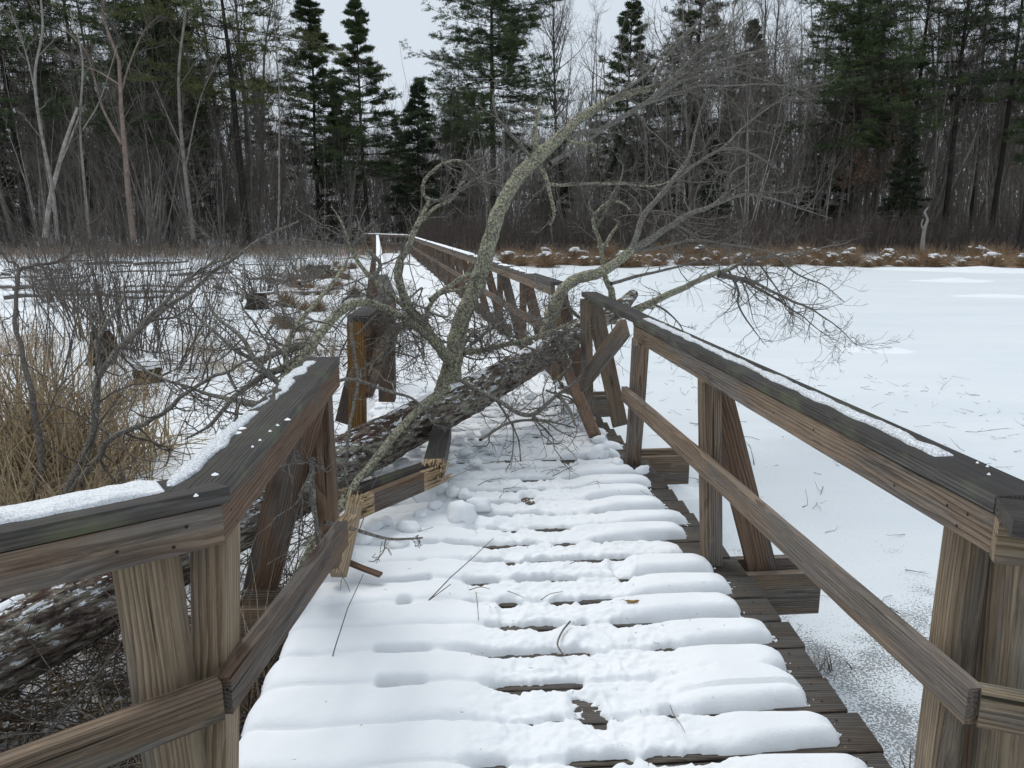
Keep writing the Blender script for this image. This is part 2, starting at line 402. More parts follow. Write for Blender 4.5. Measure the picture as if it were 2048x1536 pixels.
# faces of the ground under the wood get the patchy floor of leaves and snow
nf = len(g.polygons); cen = np.empty(nf*3, np.float32); g.polygons.foreach_get('center', cen); cen = cen.reshape(-1, 3)
g.polygons.foreach_set('material_index', (cen[:, 1]+.8*vnoise(cen[:, 0], cen[:, 1]) > 57).astype(np.int32))
mb = grid_mesh(np.concatenate([-spread(60, 30, 1.5)[::-1]-0, spread(120, 60, 1.6)[1:]]), np.concatenate([-spread(30, 10, 1.5)[::-1], spread(56, 60, 1.3)[1:]]), lambda X, Y: -.60+0*X)
tag(put('pond_ice', mb, M['ice']), kind='structure')

# ------------------------------------------------------------------ boards
def basis(a, b, up):
    x = (Vector(b)-Vector(a)); L = x.length; x.normalize(); up = Vector(up)
    y = up.cross(x).normalized(); z = x.cross(y)
    return x, y, z, L
def board(name, a, b, w, h, parent, mat, up=(0, 0, 1), broken=0, ecc=(0, 0), mitre=(0, 0), bev=.004, spl=1.):
    """timber from a to b, centre line, local X along it; broken: 1 = far end splintered, 2 = near end, 3 = both"""
    r = random.Random(hash(tuple(round(float(c), 3) for c in list(a)+list(b))) & 0xffff)
    x, y, z, L = basis(a, b, up); bm = bmesh.new()
    nseg = max(2, int(L/.12)); rings = []
    prof = [(-w/2, -h/2), (w/2, -h/2), (w/2, h/2), (-w/2, h/2)]
    bow = r.uniform(-.003, .003)
    for i in range(nseg+1):
        t = i/nseg; ring = []
        for (py, pz) in prof:
            xx = t*L
            if i == 0: xx += mitre[0]*py
            if i == nseg: xx += mitre[1]*py
            ring.append(bm.verts.new((xx, py+ecc[0]+bow*math.sin(t*PI)+r.uniform(-.0006, .0006), pz+ecc[1]+r.uniform(-.0006, .0006))))
        rings.append(ring)
    for i in range(nseg):
        for j in range(4):
            bm.faces.new((rings[i][j], rings[i][(j+1) % 4], rings[i+1][(j+1) % 4], rings[i+1][j]))
    bm.faces.new(rings[0][::-1]); bm.faces.new(rings[-1])
    long_e = [e for e in bm.edges if sum(1 for f in e.link_faces) == 2 and e.calc_face_angle(0) > .8]
    bmesh.ops.bevel(bm, geom=long_e, offset=bev, segments=2, affect='EDGES', profile=.5)
    if broken:
        ends = ([(L, 1)] if broken & 1 else [])+([(0, -1)] if broken & 2 else [])
        for (x0, s) in ends:
            ny = max(3, int(w/.0055)); nz = max(3, int(h/.0055)); base = r.uniform(-.02, .06)
            for iy in range(ny):
                for iz in range(nz):
                    ln = max(.004, base+.07*math.sin(iy*.9+iz*.5+r.random()*2)+r.expovariate(1/.05)); ln = min(ln, .26)
                    cy = -w/2+(iy+.5)*w/ny; cz = -h/2+(iz+.5)*h/nz; e = w/ny*.5; f = h/nz*.5
                    b0 = [bm.verts.new((x0-s*.01, cy+ecc[0]+p*e, cz+ecc[1]+q*f)) for p, q in ((-1,-1),(1,-1),(1,1),(-1,1))]
                    b1 = [bm.verts.new((x0+s*ln*spl, cy+ecc[0]+p*e*.2+r.uniform(-.006,.006), cz+ecc[1]+q*f*.2+r.uniform(-.005,.005))) for p, q in ((-1,-1),(1,-1),(1,1),(-1,1))]
                    for j in range(4):
                        fc = bm.faces.new((b0[j], b0[(j+1) % 4], b1[(j+1) % 4], b1[j])); fc.material_index = 1
                    fc = bm.faces.new(b1); fc.material_index = 1
    bmesh.ops.recalc_face_normals(bm, faces=bm.faces)
    me = bpy.data.meshes.new(name); bm.to_mesh(me); bm.free(); me.materials.append(mat)
    if broken: me.materials.append(M['fresh'])
    o = bpy.data.objects.new(name, me); COL.objects.link(o)
    R = Matrix((x, y, z)).transposed().to_4x4(); loc = Vector(a)
    if parent:
        o.parent = parent; pl = Vector(parent.location)
        if parent.parent: pl += Vector(parent.parent.location)
        loc = loc-pl
    o.matrix_basis = Matrix.Translation(loc) @ R
    return o
V = lambda *a: Vector(a)

# ------------------------------------------------------------------ boardwalk
PITCHP = .203; PH = .085
walk = empty('boardwalk', (decky(2), 2, 0), 'long grey plank boardwalk under snow leading from the foreground to the wood', 'boardwalk')
def tilt(y): return np.interp(y, [0, 5, 8], [.06, .09, .18])
def halfw(y): return np.interp(y, [0, 4, 8, 44], [1.04, 1.01, .95, .95])
# decking: every plank with its own length, height and colour offset, down to the far end
mb = MB(); pid = []
k0 = int(-2/PITCHP); k1 = int(43/PITCHP)
R0 = random.Random(3)
for k in range(k0, k1):
    yc = (k+.5)*PITCHP+PH*0; hw = float(halfw(yc)); cx = float(decky(yc)); tl = float(tilt(yc))
    if yc < 1.2: hw += .5
    e0 = -hw+R0.uniform(-.012, .012); e1 = hw+R0.uniform(-.015, .015); dz = R0.uniform(-.002, .003); hh = (PITCHP-.012)/2
    nx = 12; c = .004
    xs_ = np.linspace(e0, e1, nx+1)
    prof = [(-hh, -.038), (hh, -.038), (hh, -c), (hh-c, 0), (-hh+c, 0), (-hh, -c)]
    vv = []
    for x_ in xs_:
        for (a, b) in prof: vv.append((cx+x_, yc+tl*x_+a+.002*math.sin(x_*5+k), b+dz))
    q = []; np_ = len(prof)
    for i in range(nx):
        for j in range(np_): q.append((i*np_+j, (i+1)*np_+j, (i+1)*np_+(j+1) % np_, i*np_+(j+1) % np_))
    q += [(0, 1, 2, 3), (0, 3, 4, 5)]; o_ = nx*np_; q += [(o_+3, o_+2, o_+1, o_), (o_+5, o_+4, o_+3, o_)]
    mb.add(vv, q); pid += [k+100.]*len(vv)
dk = put('decking', mb, M['deck'], walk, smooth=False)
a_ = dk.data.attributes.new('pid', 'FLOAT', 'POINT'); a_.data.foreach_set('value', np.array(pid, np.float32))
# stringers, cross beams, piles
pts = [(-1.5,), (1.5,), (3.2,), (5.,), (7.4,), (20.,), (43.,)]
for s in (-.86, -.3, .3, .86):
    for (a,), (b,) in zip(pts[:-1], pts[1:]):
        board('stringer', (float(decky(a))+s, a, -.135), (float(decky(b))+s, b, -.135), .045, .19, walk, M['rail_red'])
def outrigger(y, ln=.42, side=1):
    for dy in (-.09, .09):
        cx = float(decky(y)); hw = float(halfw(y)); tl = float(tilt(y))
        a = V(cx-.8*side, y+dy-.8*tl*side, -.155-.1*0); b = V(cx+(hw+ln)*side, y+dy+(hw+ln)*tl*side, -.155)
        board('cross_beam', a, b, .042, .22, walk, M['rail'])
for y in (3.45, 5.35, 7.3): outrigger(y)
outrigger(1.75); outrigger(3.3, .38, -1); outrigger(5.1, .36, -1)
for y in np.arange(9.1, 42, 1.8): outrigger(float(y), .35, 1)
for y in (1.6, 3.4, 5.2, 7.0, 10.6, 14.2, 17.8, 21.4, 25, 30, 36, 42):
    for s in (-.9, .9):
        board('pile', (float(decky(y))+s, y+.02, -1.0), (float(decky(y))+s, y+.02, -.26), .1, .1, walk, M['post'], up=(0, 1, 0))
# screw heads at the plank ends, right side
mb = MB()
for k in range(int(1.4/PITCHP), int(8/PITCHP)):
    yc = (k+.5)*PITCHP
    for s in (.055, -.045):
        for e in (.06, .52):
            x_ = float(halfw(yc))-e-.02; c = np.array((float(decky(yc))+x_, yc+float(tilt(yc))*x_+s, .0035))
            a = np.arange(7)*2*PI/7; r_ = .0045
            vv = np.stack([c[0]+r_*np.cos(a), c[1]+r_*np.sin(a), np.full(7, c[2])], -1)
            mb.add(np.vstack([vv, c+(0, 0, .001)]), t=[(i, (i+1) % 7, 7) for i in range(7)])
tag(put('screw_heads', mb, M['steel'], walk), kind='stuff')

# ------------------------------------------------------------------ railings
RT = 1.07
def cap_and_face(th, p, q, side, mitre=(0, 0), broken=0, face=True, mat=None, capw=.14, ft=RT):
    """p,q inner top edge of the rail; side=+1 outward is +x"""
    p = V(*p); q = V(*q); d = (q-p).normalized(); out = V(d.y, -d.x, 0)*side
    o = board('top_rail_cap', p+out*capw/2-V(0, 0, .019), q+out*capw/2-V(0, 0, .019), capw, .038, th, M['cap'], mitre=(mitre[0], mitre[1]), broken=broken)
    if face:
        board('top_rail', p+out*.024-V(0, 0, .088), q+out*.024-V(0, 0, .088), .040, .092, th, mat or M['rail'], mitre=(mitre[0], mitre[1]), broken=broken)
    return out
def cylpost(name, a, b, th, mat, w=.095, h=.095, up=(0, 1, 0), **k): return board(name, a, b, w, h, th, mat, up=up, **k)

# right near railing
rr_ = empty('railing', (1.1, 2.5, 0), 'grey timber railing on the near right with a strip of snow along its cap', 'railing')
RN0 = V(1.055, 1.55, RT); RN1 = V(.765, 4.72, RT)
out = cap_and_face(rr_, RN0, RN1, 1, mitre=(0, 0))
# next segment turning outward beside the camera
q0 = V(1.055, 1.545, RT); q1 = V(2.1, 1.15, RT)
cap_and_face(rr_, q1, q0, -1, mat=M['post'])
m0 = V(1.075, 1.55, .60); m1 = V(.745, 4.86, .60)
board('mid_rail', m0-V(0, 0, .045), m1-V(0, 0, .045), .040, .092, rr_, M['rail'])
board('mid_rail', V(2.1, 1.17, .555), m0+V(.012, .006, -.045), .040, .092, rr_, M['post'])
cylpost('post', at(1868, 1580, 1.78), at(1938, 1045, 1.80), rr_, M['post'], .078, .078)
board('post_filler', at(1925, 1590, 1.86), at(1985, 1045, 1.88), .09, .04, rr_, M['rail_red'], up=(0, 1, 0))
cylpost('post', at(2000, 1600, 1.70), at(2056, 1045, 1.72), rr_, M['post'], .11, .10)
cylpost('post', (1.02, 3.50, -.3), (.925, 3.44, .94), rr_, M['rail'], .09, .09)
board('brace', (1.33, 3.52, -.27), (.97, 3.56, .94), .14, .04, rr_, M['rail_red'], up=(0, 1, 0))
cylpost('post', (.865, 5.2, -.25), (.80, 4.62, .94), rr_, M['rail'], .095, .09)
# right broken bay: leaning post, brace, tipped rail
rb = empty('railing_post', (.7, 6.3, 0), 'leaning grey post with brace on the right where the fallen trunk crosses', 'post')
cylpost('post', (.66, 6.25, -.2), at(1172, 598, 6.25), rb, M['rail'], .095, .1)
board('brace', at(1240, 850, 6.55), at(1185, 600, 6.3), .14, .045, rb, M['rail'], up=(0, 1, 0))
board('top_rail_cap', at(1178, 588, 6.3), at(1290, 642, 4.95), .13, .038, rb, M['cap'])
o = board('broken_rail', at(1250, 655, 4.9), at(1163, 768, 5.6), .045, .125, None, M['rail'], broken=0)
tag(o, 'short rail board hanging diagonally from the end of the right railing down to the deck', 'broken rail')
o = board('broken_rail', at(1190, 872, 5.45), at(1125, 715, 6.4), .09, .04, None, M['rail_red'], broken=1)
tag(o, 'fallen mid rail lying along the right edge of the snowy deck', 'broken rail')
o = board('broken_rail', at(1120, 735, 6.5), at(1098, 640, 7.2), .045, .10, None, M['rail_red'], broken=3)
tag(o, 'splintered board end standing up under the trunk at the right deck edge', 'broken rail')

# right far railing
rf = empty('railing', (.4, 8, 0), 'long right-hand railing of the far boardwalk stretch running away behind the fallen tree', 'railing')
F0 = V(.47, 7.65, RT)
def fx(y): return float(decky(y))+float(.83)
ysF = [7.65, 14.8, 21.9, 29.0, 36.0, 42.8]
for a, b in zip(ysF[:-1], ysF[1:]):
    cap_and_face(rf, (fx(a)-.02, a, RT+.012*math.sin(a)), (fx(b)-.02, b, RT+.012*math.sin(b)), 1, mat=M['rail'])
    board('mid_rail', (fx(a), a, .555), (fx(b), b, .555), .04, .09, rf, M['rail_red'])
y = 7.75; i = 0
R1 = random.Random(5)
while y < 42.8:
    x = fx(y)+.06
    cylpost('post', (x+R1.uniform(-.01, .01), y+R1.uniform(-.03, .03), -.3), (x, y, .94), rf, M['post_orange'] if i == 0 else M['rail_red'], .09, .09)
    board('brace', (x+.36, y+.14, -.27), (x+.05, y+.11, .94), .14, .04, rf, M['rail_red'], up=(0, 1, 0))
    y += 1.8 if i < 3 else 1.8; i += 1
# the last bay turning left at the far end
E0 = V(fx(42.8)-.02, 42.8, RT); E1 = V(-9.9, 50.5, RT)
cap_and_face(rf, E0, E1, 1, mat=M['rail_red'])
for t in (.25, .5, .75, 1.):
    p = E0.lerp(E1, t); cylpost('post', (p.x, p.y+.1, -.3), (p.x, p.y+.1, .94), rf, M['post_orange'] if t > .6 else M['rail_red'])
board('mid_rail', E0-V(0, 0, .5), E1-V(0, 0, .5), .04, .09, rf, M['rail_red'])

# left far railing
lf = empty('railing', (-1.1, 6.5, 0), 'left-hand railing of the far boardwalk stretch seen end-on behind an orange post', 'railing')
def lx(y): return float(decky(y))-.83
A0 = V(-.93, 4.86, RT); A1 = V(-.985, 6.4, RT)
cap_and_face(lf, A0, A1, -1, mat=M['rail_red'])
cap_and_face(lf, A1, (lx(9), 9, RT), -1, mat=M['rail_red'])
for a, b in zip([9, 16, 23, 30, 37], [16, 23, 30, 37, 42.5]):
    cap_and_face(lf, (lx(a), a, RT), (lx(b), b, RT), -1, mat=M['rail_red'])
    board('mid_rail', (lx(a), a, .555), (lx(b), b, .555), .04, .09, lf, M['rail_red'])
cylpost('post', at(716, 900, 5.0), at(713, 640, 4.9), lf, M['post_orange'], .105, .105)
board('brace', at(690, 845, 5.3), at(735, 660, 5.1), .14, .04, lf, M['rail_red'], up=(0, 1, 0))
cylpost('post', at(775, 800, 6.0), at(770, 610, 5.9), lf, M['rail_red'], .13, .10)
board('mid_rail', at(730, 790, 5.0), at(790, 650, 5.9), .10, .04, lf, M['rail'])
y = 7.6
while y < 42:
    x = lx(y)-.06
    cylpost('post', (x, y, -.3), (x, y, .94), lf, M['rail_red'], .09, .09)
    board('brace', (x-.36, y+.14, -.27), (x-.05, y+.11, .94), .14, .04, lf, M['rail_red'], up=(0, 1, 0))
    y += 1.8

# left near railing
ln = empty('railing', (-.75, 2.4, 0), 'grey timber railing on the near left, snapped off where the fallen tree lies', 'railing')
L1 = V(-.655, 1.60, RT); L2 = V(-.775, 3.32, RT); L0 = V(-1.95, .60, RT)
cap_and_face(ln, L1, L2, -1, mitre=(-.38, -.1), broken=0, mat=M['rail_red'])
cap_and_face(ln, L0, L1-V(.006, .003, 0), -1, mitre=(0, -.38), mat=M['rail'])
n0 = V(-.68, 1.575, .61)
board('mid_rail', n0-V(0, 0, .045), at(685, 1065, 2.62), .042, .095, ln, M['rail_red'], broken=1, spl=.55)
board('mid_rail', V(-1.95, .55, .60)-V(0, 0, .045), n0-V(.004, .006, .045), .042, .095, ln, M['rail'])
cylpost('post', at(365, 1600, 1.62), V(-.84, 1.60, .94), ln, M['post'], .115, .09)
cylpost('post', at(432, 1600, 1.70), V(-.715, 1.70, .94), ln, M['post'], .085, .095)
cylpost('post', at(660, 1130, 3.05), at(640, 792, 3.1), ln, M['rail_red'], .085, .09)
board('brace', at(512, 1215, 3.35), at(612, 800, 2.95), .155, .042, ln, M['rail_red'], up=(0, 1, 0))
def nails(th, pts, nrm_v):
    mb = MB(); n_ = Vector(nrm_v).normalized(); u_ = n_.cross(V(0, 0, 1)).normalized(); w_ = V(0, 0, 1)
    for p in pts:
        p = Vector(p); a = np.arange(8)*PI/4; ring = [tuple(p+n_*.0012+(u_*math.cos(t)+w_*math.sin(t))*.0045) for t in a]
        mb.add(ring+[tuple(p+n_*.002)], t=[(i, (i+1) % 8, 8) for i in range(8)])
    tag(put('nail_heads', mb, M['steel'], th), kind='stuff')
dR = (RN1-RN0).normalized(); iR = V(-dR.y, dR.x, 0)
nails(rr_, [RN0+dR*t+iR*.0035-V(0, 0, z)-iR*.0 for t, z in ((.07, .07), (.10, .11), (.14, .075), (.35, .10), (.8, .07), (1.1, .09), (1.9, .075), (1.96, .11), (2.3, .07), (2.7, .08), (3.0, .11))], iR)
dL = (L2-L1).normalized(); iL = V(dL.y, -dL.x, 0)
nails(ln, [L1+dL*t+iL*.0035-V(0, 0, z) for t, z in ((.05, .07), (.08, .11), (.9, .08), (1.45, .07), (1.5, .11))], iL)
d0 = (L1-L0).normalized(); i0 = V(d0.y, -d0.x, 0)
nails(ln, [L1-d0*t+i0*.0035-V(0, 0, z) for t, z in ((.08, .07), (.11, .11), (.22, .09), (.55, .08))], i0)
# broken pieces on the deck, left
o = board('broken_rail', at(712, 985, 3.75), at(850, 938, 4.15), .05, .075, None, M['cap'], broken=3)
tag(o, 'thin split board with bright splintered edge lying on the snow left of the walkway', 'broken rail')
o = board('broken_rail', at(868, 935, 4.2), at(885, 860, 4.9), .12, .10, None, M['cap'], broken=2, spl=.45)
tag(o, 'thick dark rail end jutting out from beneath the fallen trunk', 'broken rail')
o = board('broken_rail', at(740, 1005, 3.72), at(845, 962, 4.05), .045, .11, None, M['rail_red'], broken=3)
tag(o, 'reddish knotty board fragment lying under the split board on the deck', 'broken rail')
o = board('broken_rail', at(676, 1150, 3.1), at(708, 1015, 3.4), .07, .04, None, M['post'], broken=1, spl=.4)
tag(o, 'upright snapped board leaning beside the left railing post', 'broken rail')
o = board('broken_rail', at(762, 1150, 3.15), at(690, 1122, 3.2), .035, .012, None, M['rail_red'], broken=1)
tag(o, 'thin dark wood splinter lying on the snow by the left deck edge', 'splinter')

# ------------------------------------------------------------------ snow on the boardwalk
def deck_snow(u, v, far=False):
    """height of the snow over the deck; u across (-1..1 m), v along"""
    hw = halfw(v); q = v/PITCHP; wob = .05*fbm(u*3.0, v*3.0, 0, 21)+.05*fbm(u*14, v*14, 0, 20, 3)*sstep(-.4, 0, u)*sstep(.75, .5, u)
    # drifted snow does not follow the gaps exactly
    sag = -.16*np.exp(-((u+.55)/.28)**2)*(vnoise(u*.0, np.floor(q)*1.3, 0, 22)*.8+.3)
    qq = q+wob*.35+sag*0.35
    k = np.floor(qq); w = qq-k
    dist = np.minimum(w, 1-w)*PITCHP
    kk = np.where(w > .5, k+1, k)                        # index of the nearest gap
    left = sstep(-.12, -.42, u+.12*fbm(u*2, v*2.2, 0, 23)); 
    left = left*sstep(5.2, 3.6, v+.5*vnoise(u*3, v*2, 0, 30))
    ek = hsh(k.astype(np.int64), k.astype(np.int64)*0+5, k.astype(np.int64)*0, 31)
    right = sstep(.36, .62, u+.16*(ek-.5)+.1*fbm(u*3, v*3, 0, 24))*sstep(6.2, 4.6, v)
    right = right*np.where(ek > .12, 1., .5)
    cen = 1-np.maximum(left, right)
    # untouched pillows
    pill = np.sqrt(np.clip(1-np.clip(1-dist/.05, 0, 1)**2, 0, 1)); dr_ = np.maximum(dist-.013-.016*sstep(.5, .85, u)-.006*fbm(u*9, v*9, 0, 77, 2), 0); pillr = np.sqrt(np.clip(1-np.clip(1-dr_/.045, 0, 1)**2, 0, 1))
    thick = .062+.024*fbm(u*1.3, v*1.1, 0, 25)
    cl = hsh(kk.astype(np.int64), kk.astype(np.int64)*0+9, kk.astype(np.int64)*0, 33)   # how deep the crease is
    hl = thick*(1-(1-pill)*(.42+.5*cl*sstep(-.1, -.4, u*0-.2)))
    hr = (.050+.016*ek)*pillr-.010*(1-pillr)
    # two planks bridged by one block of snow
    br = np.where((np.abs(kk-12) < .5), 1., 0.); hr = hr*(1-br)+(.075)*br
    # trodden middle: prints, grains, slots
    n1 = fbm(u*5.5, v*5.5, 0, 26); n2 = fbm(u*16, v*16, 0, 27); n3 = fbm(u*48, v*48, 0, 28, 3)
    lump = np.abs(n2); hc = .026+.018*n1+.014*(.35-lump)+.007*n3+.010*np.round(fbm(u*7, v*7, 0, 61, 2)*2.2)/2.2
    slot = .8*vnoise(u*5.0+kk*7.31, kk*3.7, 0, 29)+.6*vnoise(u*13+kk, kk, 0, 35)
    op = sstep(-.22, .12, slot+.30*sstep(3.4, 5.0, v))
    cut = np.exp(-((dist+.006*n3)/(.012+.010*op))**2)
    hc = hc-cut*(.018+.075*op)
    hl = hl-np.exp(-(dist/.02)**2)*.10*sstep(.30, .55, slot+.2*vnoise(u*5, v*5, 0, 91))*sstep(-.9, -.6, u)
    hl = hl+.013*fbm(u*4.5, v*4.5, 0, 93, 3)+.004*n2*sstep(-.9, -.3, u)
    h = hl*left+hr*right+hc*np.clip(cen, 0, 1)
    for (fu, fv, fa, s_) in FEET:
        du = u-fu; dv = v-fv; c, s = math.cos(fa), math.sin(fa); a = du*c-dv*s; b = du*s+dv*c
        wd = .052*(1+.25*np.sin(b*14)); r_ = np.sqrt((a/wd)**2+(b/.14)**2)
        h = h-.022*s_*sstep(1.1, .75, r_)+.008*s_*np.exp(-((r_-1.25)/.18)**2)
    # ends of the pillows
    el = -hw-.03+.03*vnoise(kk*0+v*9, v*3, 0, 37); dl = (u-el)/.08
    endl = np.sqrt(np.clip(1-(1-np.clip(dl, 0, 1))**2, 0, 1))
    er = hw-.055-.11*ek-.05*sstep(.5, 1, vnoise(v*2, 1.5, 0, 39))-.35*(ek < .10)*right; 
    er = er+.5*(PITCHP*(0))-.06*(np.abs(2*w-1)**3)+.008*fbm(u*40, v*40, 0, 41)
    dr = (er-u)/.10
    endr = np.sqrt(np.clip(1-(1-np.clip(dr, 0, 1))**2, 0, 1))
    if far:
        h = .055+.012*fbm(u*4, v*4, 0, 26)+.006*n2-.012*np.exp(-(dist/.03)**2)*(fbm(u*2, v*2, 0, 51) > .0); er = hw-.08+.05*vnoise(v*5, 0, 0, 3); dr = (er-u)/.07
        endr = np.sqrt(np.clip(1-(1-np.clip(dr, 0, 1))**2, 0, 1))
    h = h*endl*endr
    if far: h = h*sstep(7.25, 7.5, v)
    # frost dust just beyond the pillow ends
    dust = (vnoise(u*70, v*70, 0, 43) > .35)*sstep(.05, 0, u-er)*(u > er)
    h = np.where(h < .0025, -.014, h)
    h = np.where((dust > .5), .0035, h)
    return h
FEET = []
rf_ = random.Random(11)
for i in range(11):
    FEET.append((rf_.uniform(-.2, .42), 1.9+i*.33+rf_.uniform(-.1, .1), rf_.uniform(-.35, .35), rf_.uniform(.5, 1.)))
def snow_sheet(v0, v1, du, dv, far=False):
    vs = np.arange(v0, v1, dv); us = np.arange(-1.10, 1.06, du)
    if v0 < 1.4: us = np.arange(-1.10, 1.06, du)
    U, Vv = np.meshgrid(us, vs); H = deck_snow(U, Vv, far)
    X = decky(Vv)+U; Y = Vv+tilt(Vv)*U; Z = H+.0
    # crumbly over-hang: push the rims out sideways
    n, m = X.shape; idx = np.arange(n*m).reshape(n, m)
    keep = (np.maximum(np.maximum(H[:-1, :-1], H[1:, 1:]), np.maximum(H[1:, :-1], H[:-1, 1:])) > 0)
    q = np.stack([idx[:-1, :-1], idx[:-1, 1:], idx[1:, 1:], idx[1:, :-1]], -1)[keep]
    mb = MB(); mb.add(np.stack([X, Y, Z], -1), q); return mb
sn = snow_sheet(1.3, 3.6, .0085, .0075); s2 = snow_sheet(3.592, 7.5, .011, .011); s3 = snow_sheet(7.25, 43, .03, .045, True)
big = MB()
for s_ in (sn, s2, s3): big.add(*s_.arrays())
tag(put('deck_snow', big, M['snow']), kind='stuff')

# snow clods knocked loose
def clod(c, r, seed, mat=None):
    bm = bmesh.new(); bmesh.ops.create_icosphere(bm, subdivisions=3, radius=1)
    co = np.array([v.co[:] for v in bm.verts]); n = fbm(co[:, 0]*1.3+seed, co[:, 1]*1.3, co[:, 2]*1.3, seed, 3)
    n2 = np.round(fbm(co[:, 0]*1.1, co[:, 1]*1.1+seed, co[:, 2]*1.1, seed+5, 1)*3)/3
    co = co*(1+.42*n+.22*n2)[:, None]*np.array((1, .85, .62))*r
    me = bpy.data.meshes.new('snow_clod')
    for v, p in zip(bm.verts, co): v.co = p
    for f in bm.faces: f.smooth = True
    bm.to_mesh(me); bm.free(); me.materials.append(M['snow'])
    o = link('snow_clod', me, None, tuple(c)); o.rotation_euler = (rng.uniform(-.3, .3), rng.uniform(-.3, .3), rng.uniform(0, 6)); return o
cl_ = [(850, 985, .085), (818, 1055, .06), (880, 975, .06), (905, 985, .05), (800, 1085, .05), (925, 1030, .10), (930, 990, .05), (960, 1010, .07), (900, 920, .05), (930, 905, .05), (950, 925, .045), (985, 900, .05),
       (780, 1000, .05), (760, 960, .06), (800, 930, .055), (830, 900, .05), (915, 880, .06), (940, 870, .045), (960, 890, .04), (1200, 905, .07), (1195, 880, .05), (1235, 925, .05), (1285, 940, .045), (1100, 800, .08), (1130, 815, .06), (1060, 790, .06), (1010, 800, .05),
       (720, 870, .12), (700, 900, .1), (690, 1110, .05), (720, 1080, .06), (745, 1050, .055), (770, 1045, .05), (970, 860, .05), (1180, 850, .05), (870, 1010, .045), (840, 1030, .04)]
for i, (px, py, r) in enumerate(cl_):
    p = atz(px, py, .065); o = clod(p, r*1.05, i*3+1)
    tag(o, 'loose lump of snow on the deck among the debris by the fallen tree', 'snow clod', 'snow clods scattered on the deck')

def strip_snow(name, p, q, out, s0, s1, h, seed, mat, rough=.03, gaps=0., parent=None, n=None, label=None):
    """ribbon of snow along a rail cap between fractions s0..s1 of the cap width"""
    p = np.array(p); q = np.array(q); out = np.array(out); L = np.linalg.norm(q-p); n = n or int(L/.006); m = 26
    t = np.linspace(0, 1, n)[:, None]; a = np.linspace(0, 1, m)[None, :]
    lo = s0+rough*fbm(t*L*9, t*0+seed, 0, seed, 4)*1.0; hi = s1+rough*fbm(t*L*9, t*0+seed+9, 0, seed+3, 4)
    wv = lo+(hi-lo)*a
    prof = np.sqrt(np.clip(1-(2*a-1)**4, 0, 1)); H = h*prof*(.75+.5*fbm(t*L*14, a*3, seed, seed, 3)*1.0)
    if gaps: H = np.where(fbm(t*L*5, a*.7+seed, 0, seed+11, 3) < gaps, -.004, H)
    ends = np.clip(np.minimum(t, 1-t)*L/.05, 0, 1)**.5; H = H*ends
    H = np.where(H < .0015, -.004, H)
    P = p+(q-p)*t[..., None]+out*wv[..., None]*.14+np.array((0, 0, 1.))*H[..., None]
    N_, m_ = n, m; idx = np.arange(n*m).reshape(n, m); k = np.maximum(H[:-1, :-1], H[1:, 1:]) > -.001
    mb = MB(); mb.add(P, np.stack([idx[:-1, :-1], idx[:-1, 1:], idx[1:, 1:], idx[1:, :-1]], -1)[k])
    o = put(name, mb, mat); tag(o, label, 'snow') if label else None
    if not label: tag(o, kind='stuff')
    return o
d = (RN1-RN0).normalized(); o_r = V(d.y, -d.x, 0)
strip_snow('rail_snow', RN0+d*.28, RN1-d*.02, o_r, .36, .70, .013, 3, M['crust'], .12)
d = (L2-L1).normalized(); o_l = V(-d.y, d.x, 0)
strip_snow('rail_snow', L1+d*.02, L1+d*.72, o_l, .70, .98, .012, 5, M['crust'], .12)
strip_snow('rail_snow', L1+d*.72, L2-d*.1, o_l, .60, .9, .008, 8, M['crust'], .22, gaps=.03)
d = (L1-L0).normalized(); o_0 = V(-d.y, d.x, 0)
strip_snow('rail_snow', L0, L1-d*.10, o_0, .36, 1.0, .018, 6, M['grainsnow'], .10)
for a, b in zip(ysF[:-1], ysF[1:]):
    if a > 8: strip_snow('rail_snow', (fx(a)-.02, a, RT+.012*math.sin(a)), (fx(b)-.02, b, RT+.012*math.sin(b)), (1, 0, 0), .05, 1.0, .032, int(a), M['snow'], .06, n=300)
strip_snow('rail_snow', (fx(9)-.02, 9., RT+.011), (fx(14.8)-.02, 14.8, RT+.005), (1, 0, 0), .15, .9, .02, 4, M['snow'], .3, n=300, gaps=.05)
strip_snow('rail_snow', E0, E1, (.6, .8, 0), .0, 1.0, .05, 14, M['snow'], .05, n=200)
for a, b in zip([9, 16, 23, 30, 37], [16, 23, 30, 37, 42.5]):
    strip_snow('rail_snow', (lx(a), a, RT), (lx(b), b, RT), (-1, 0, 0), .05, .95, .03, int(a)+1, M['snow'], .08, n=240)
# dots of snow on the cap beside the left corner
mb = MB()
for (px, py, r_) in [(430, 948, .009), (392, 990, .006), (1955, 925, .004), (1975, 932, .004), (1978, 948, .0045), (520, 880, .006), (505, 893, .005), (540, 862, .006), (555, 850, .006), (575, 838, .010), (470, 865, .02), (483, 856, .016)]:
    c = atz(px, py, RT+.0015); a = np.arange(14)*2*PI/14; rr2 = r_*(1+.25*fbm(np.cos(a)*2+px, np.sin(a)*2, 0, 3))
    vv = np.stack([c[0]+rr2*np.cos(a), c[1]+rr2*np.sin(a), np.full(14, c[2]-.002)], -1)
    mb.add(np.vstack([vv, c+(0, 0, .004)]), t=[(i, (i+1) % 14, 14) for i in range(14)])
tag(put('snow_crumbs', mb, M['snow']), kind='stuff')

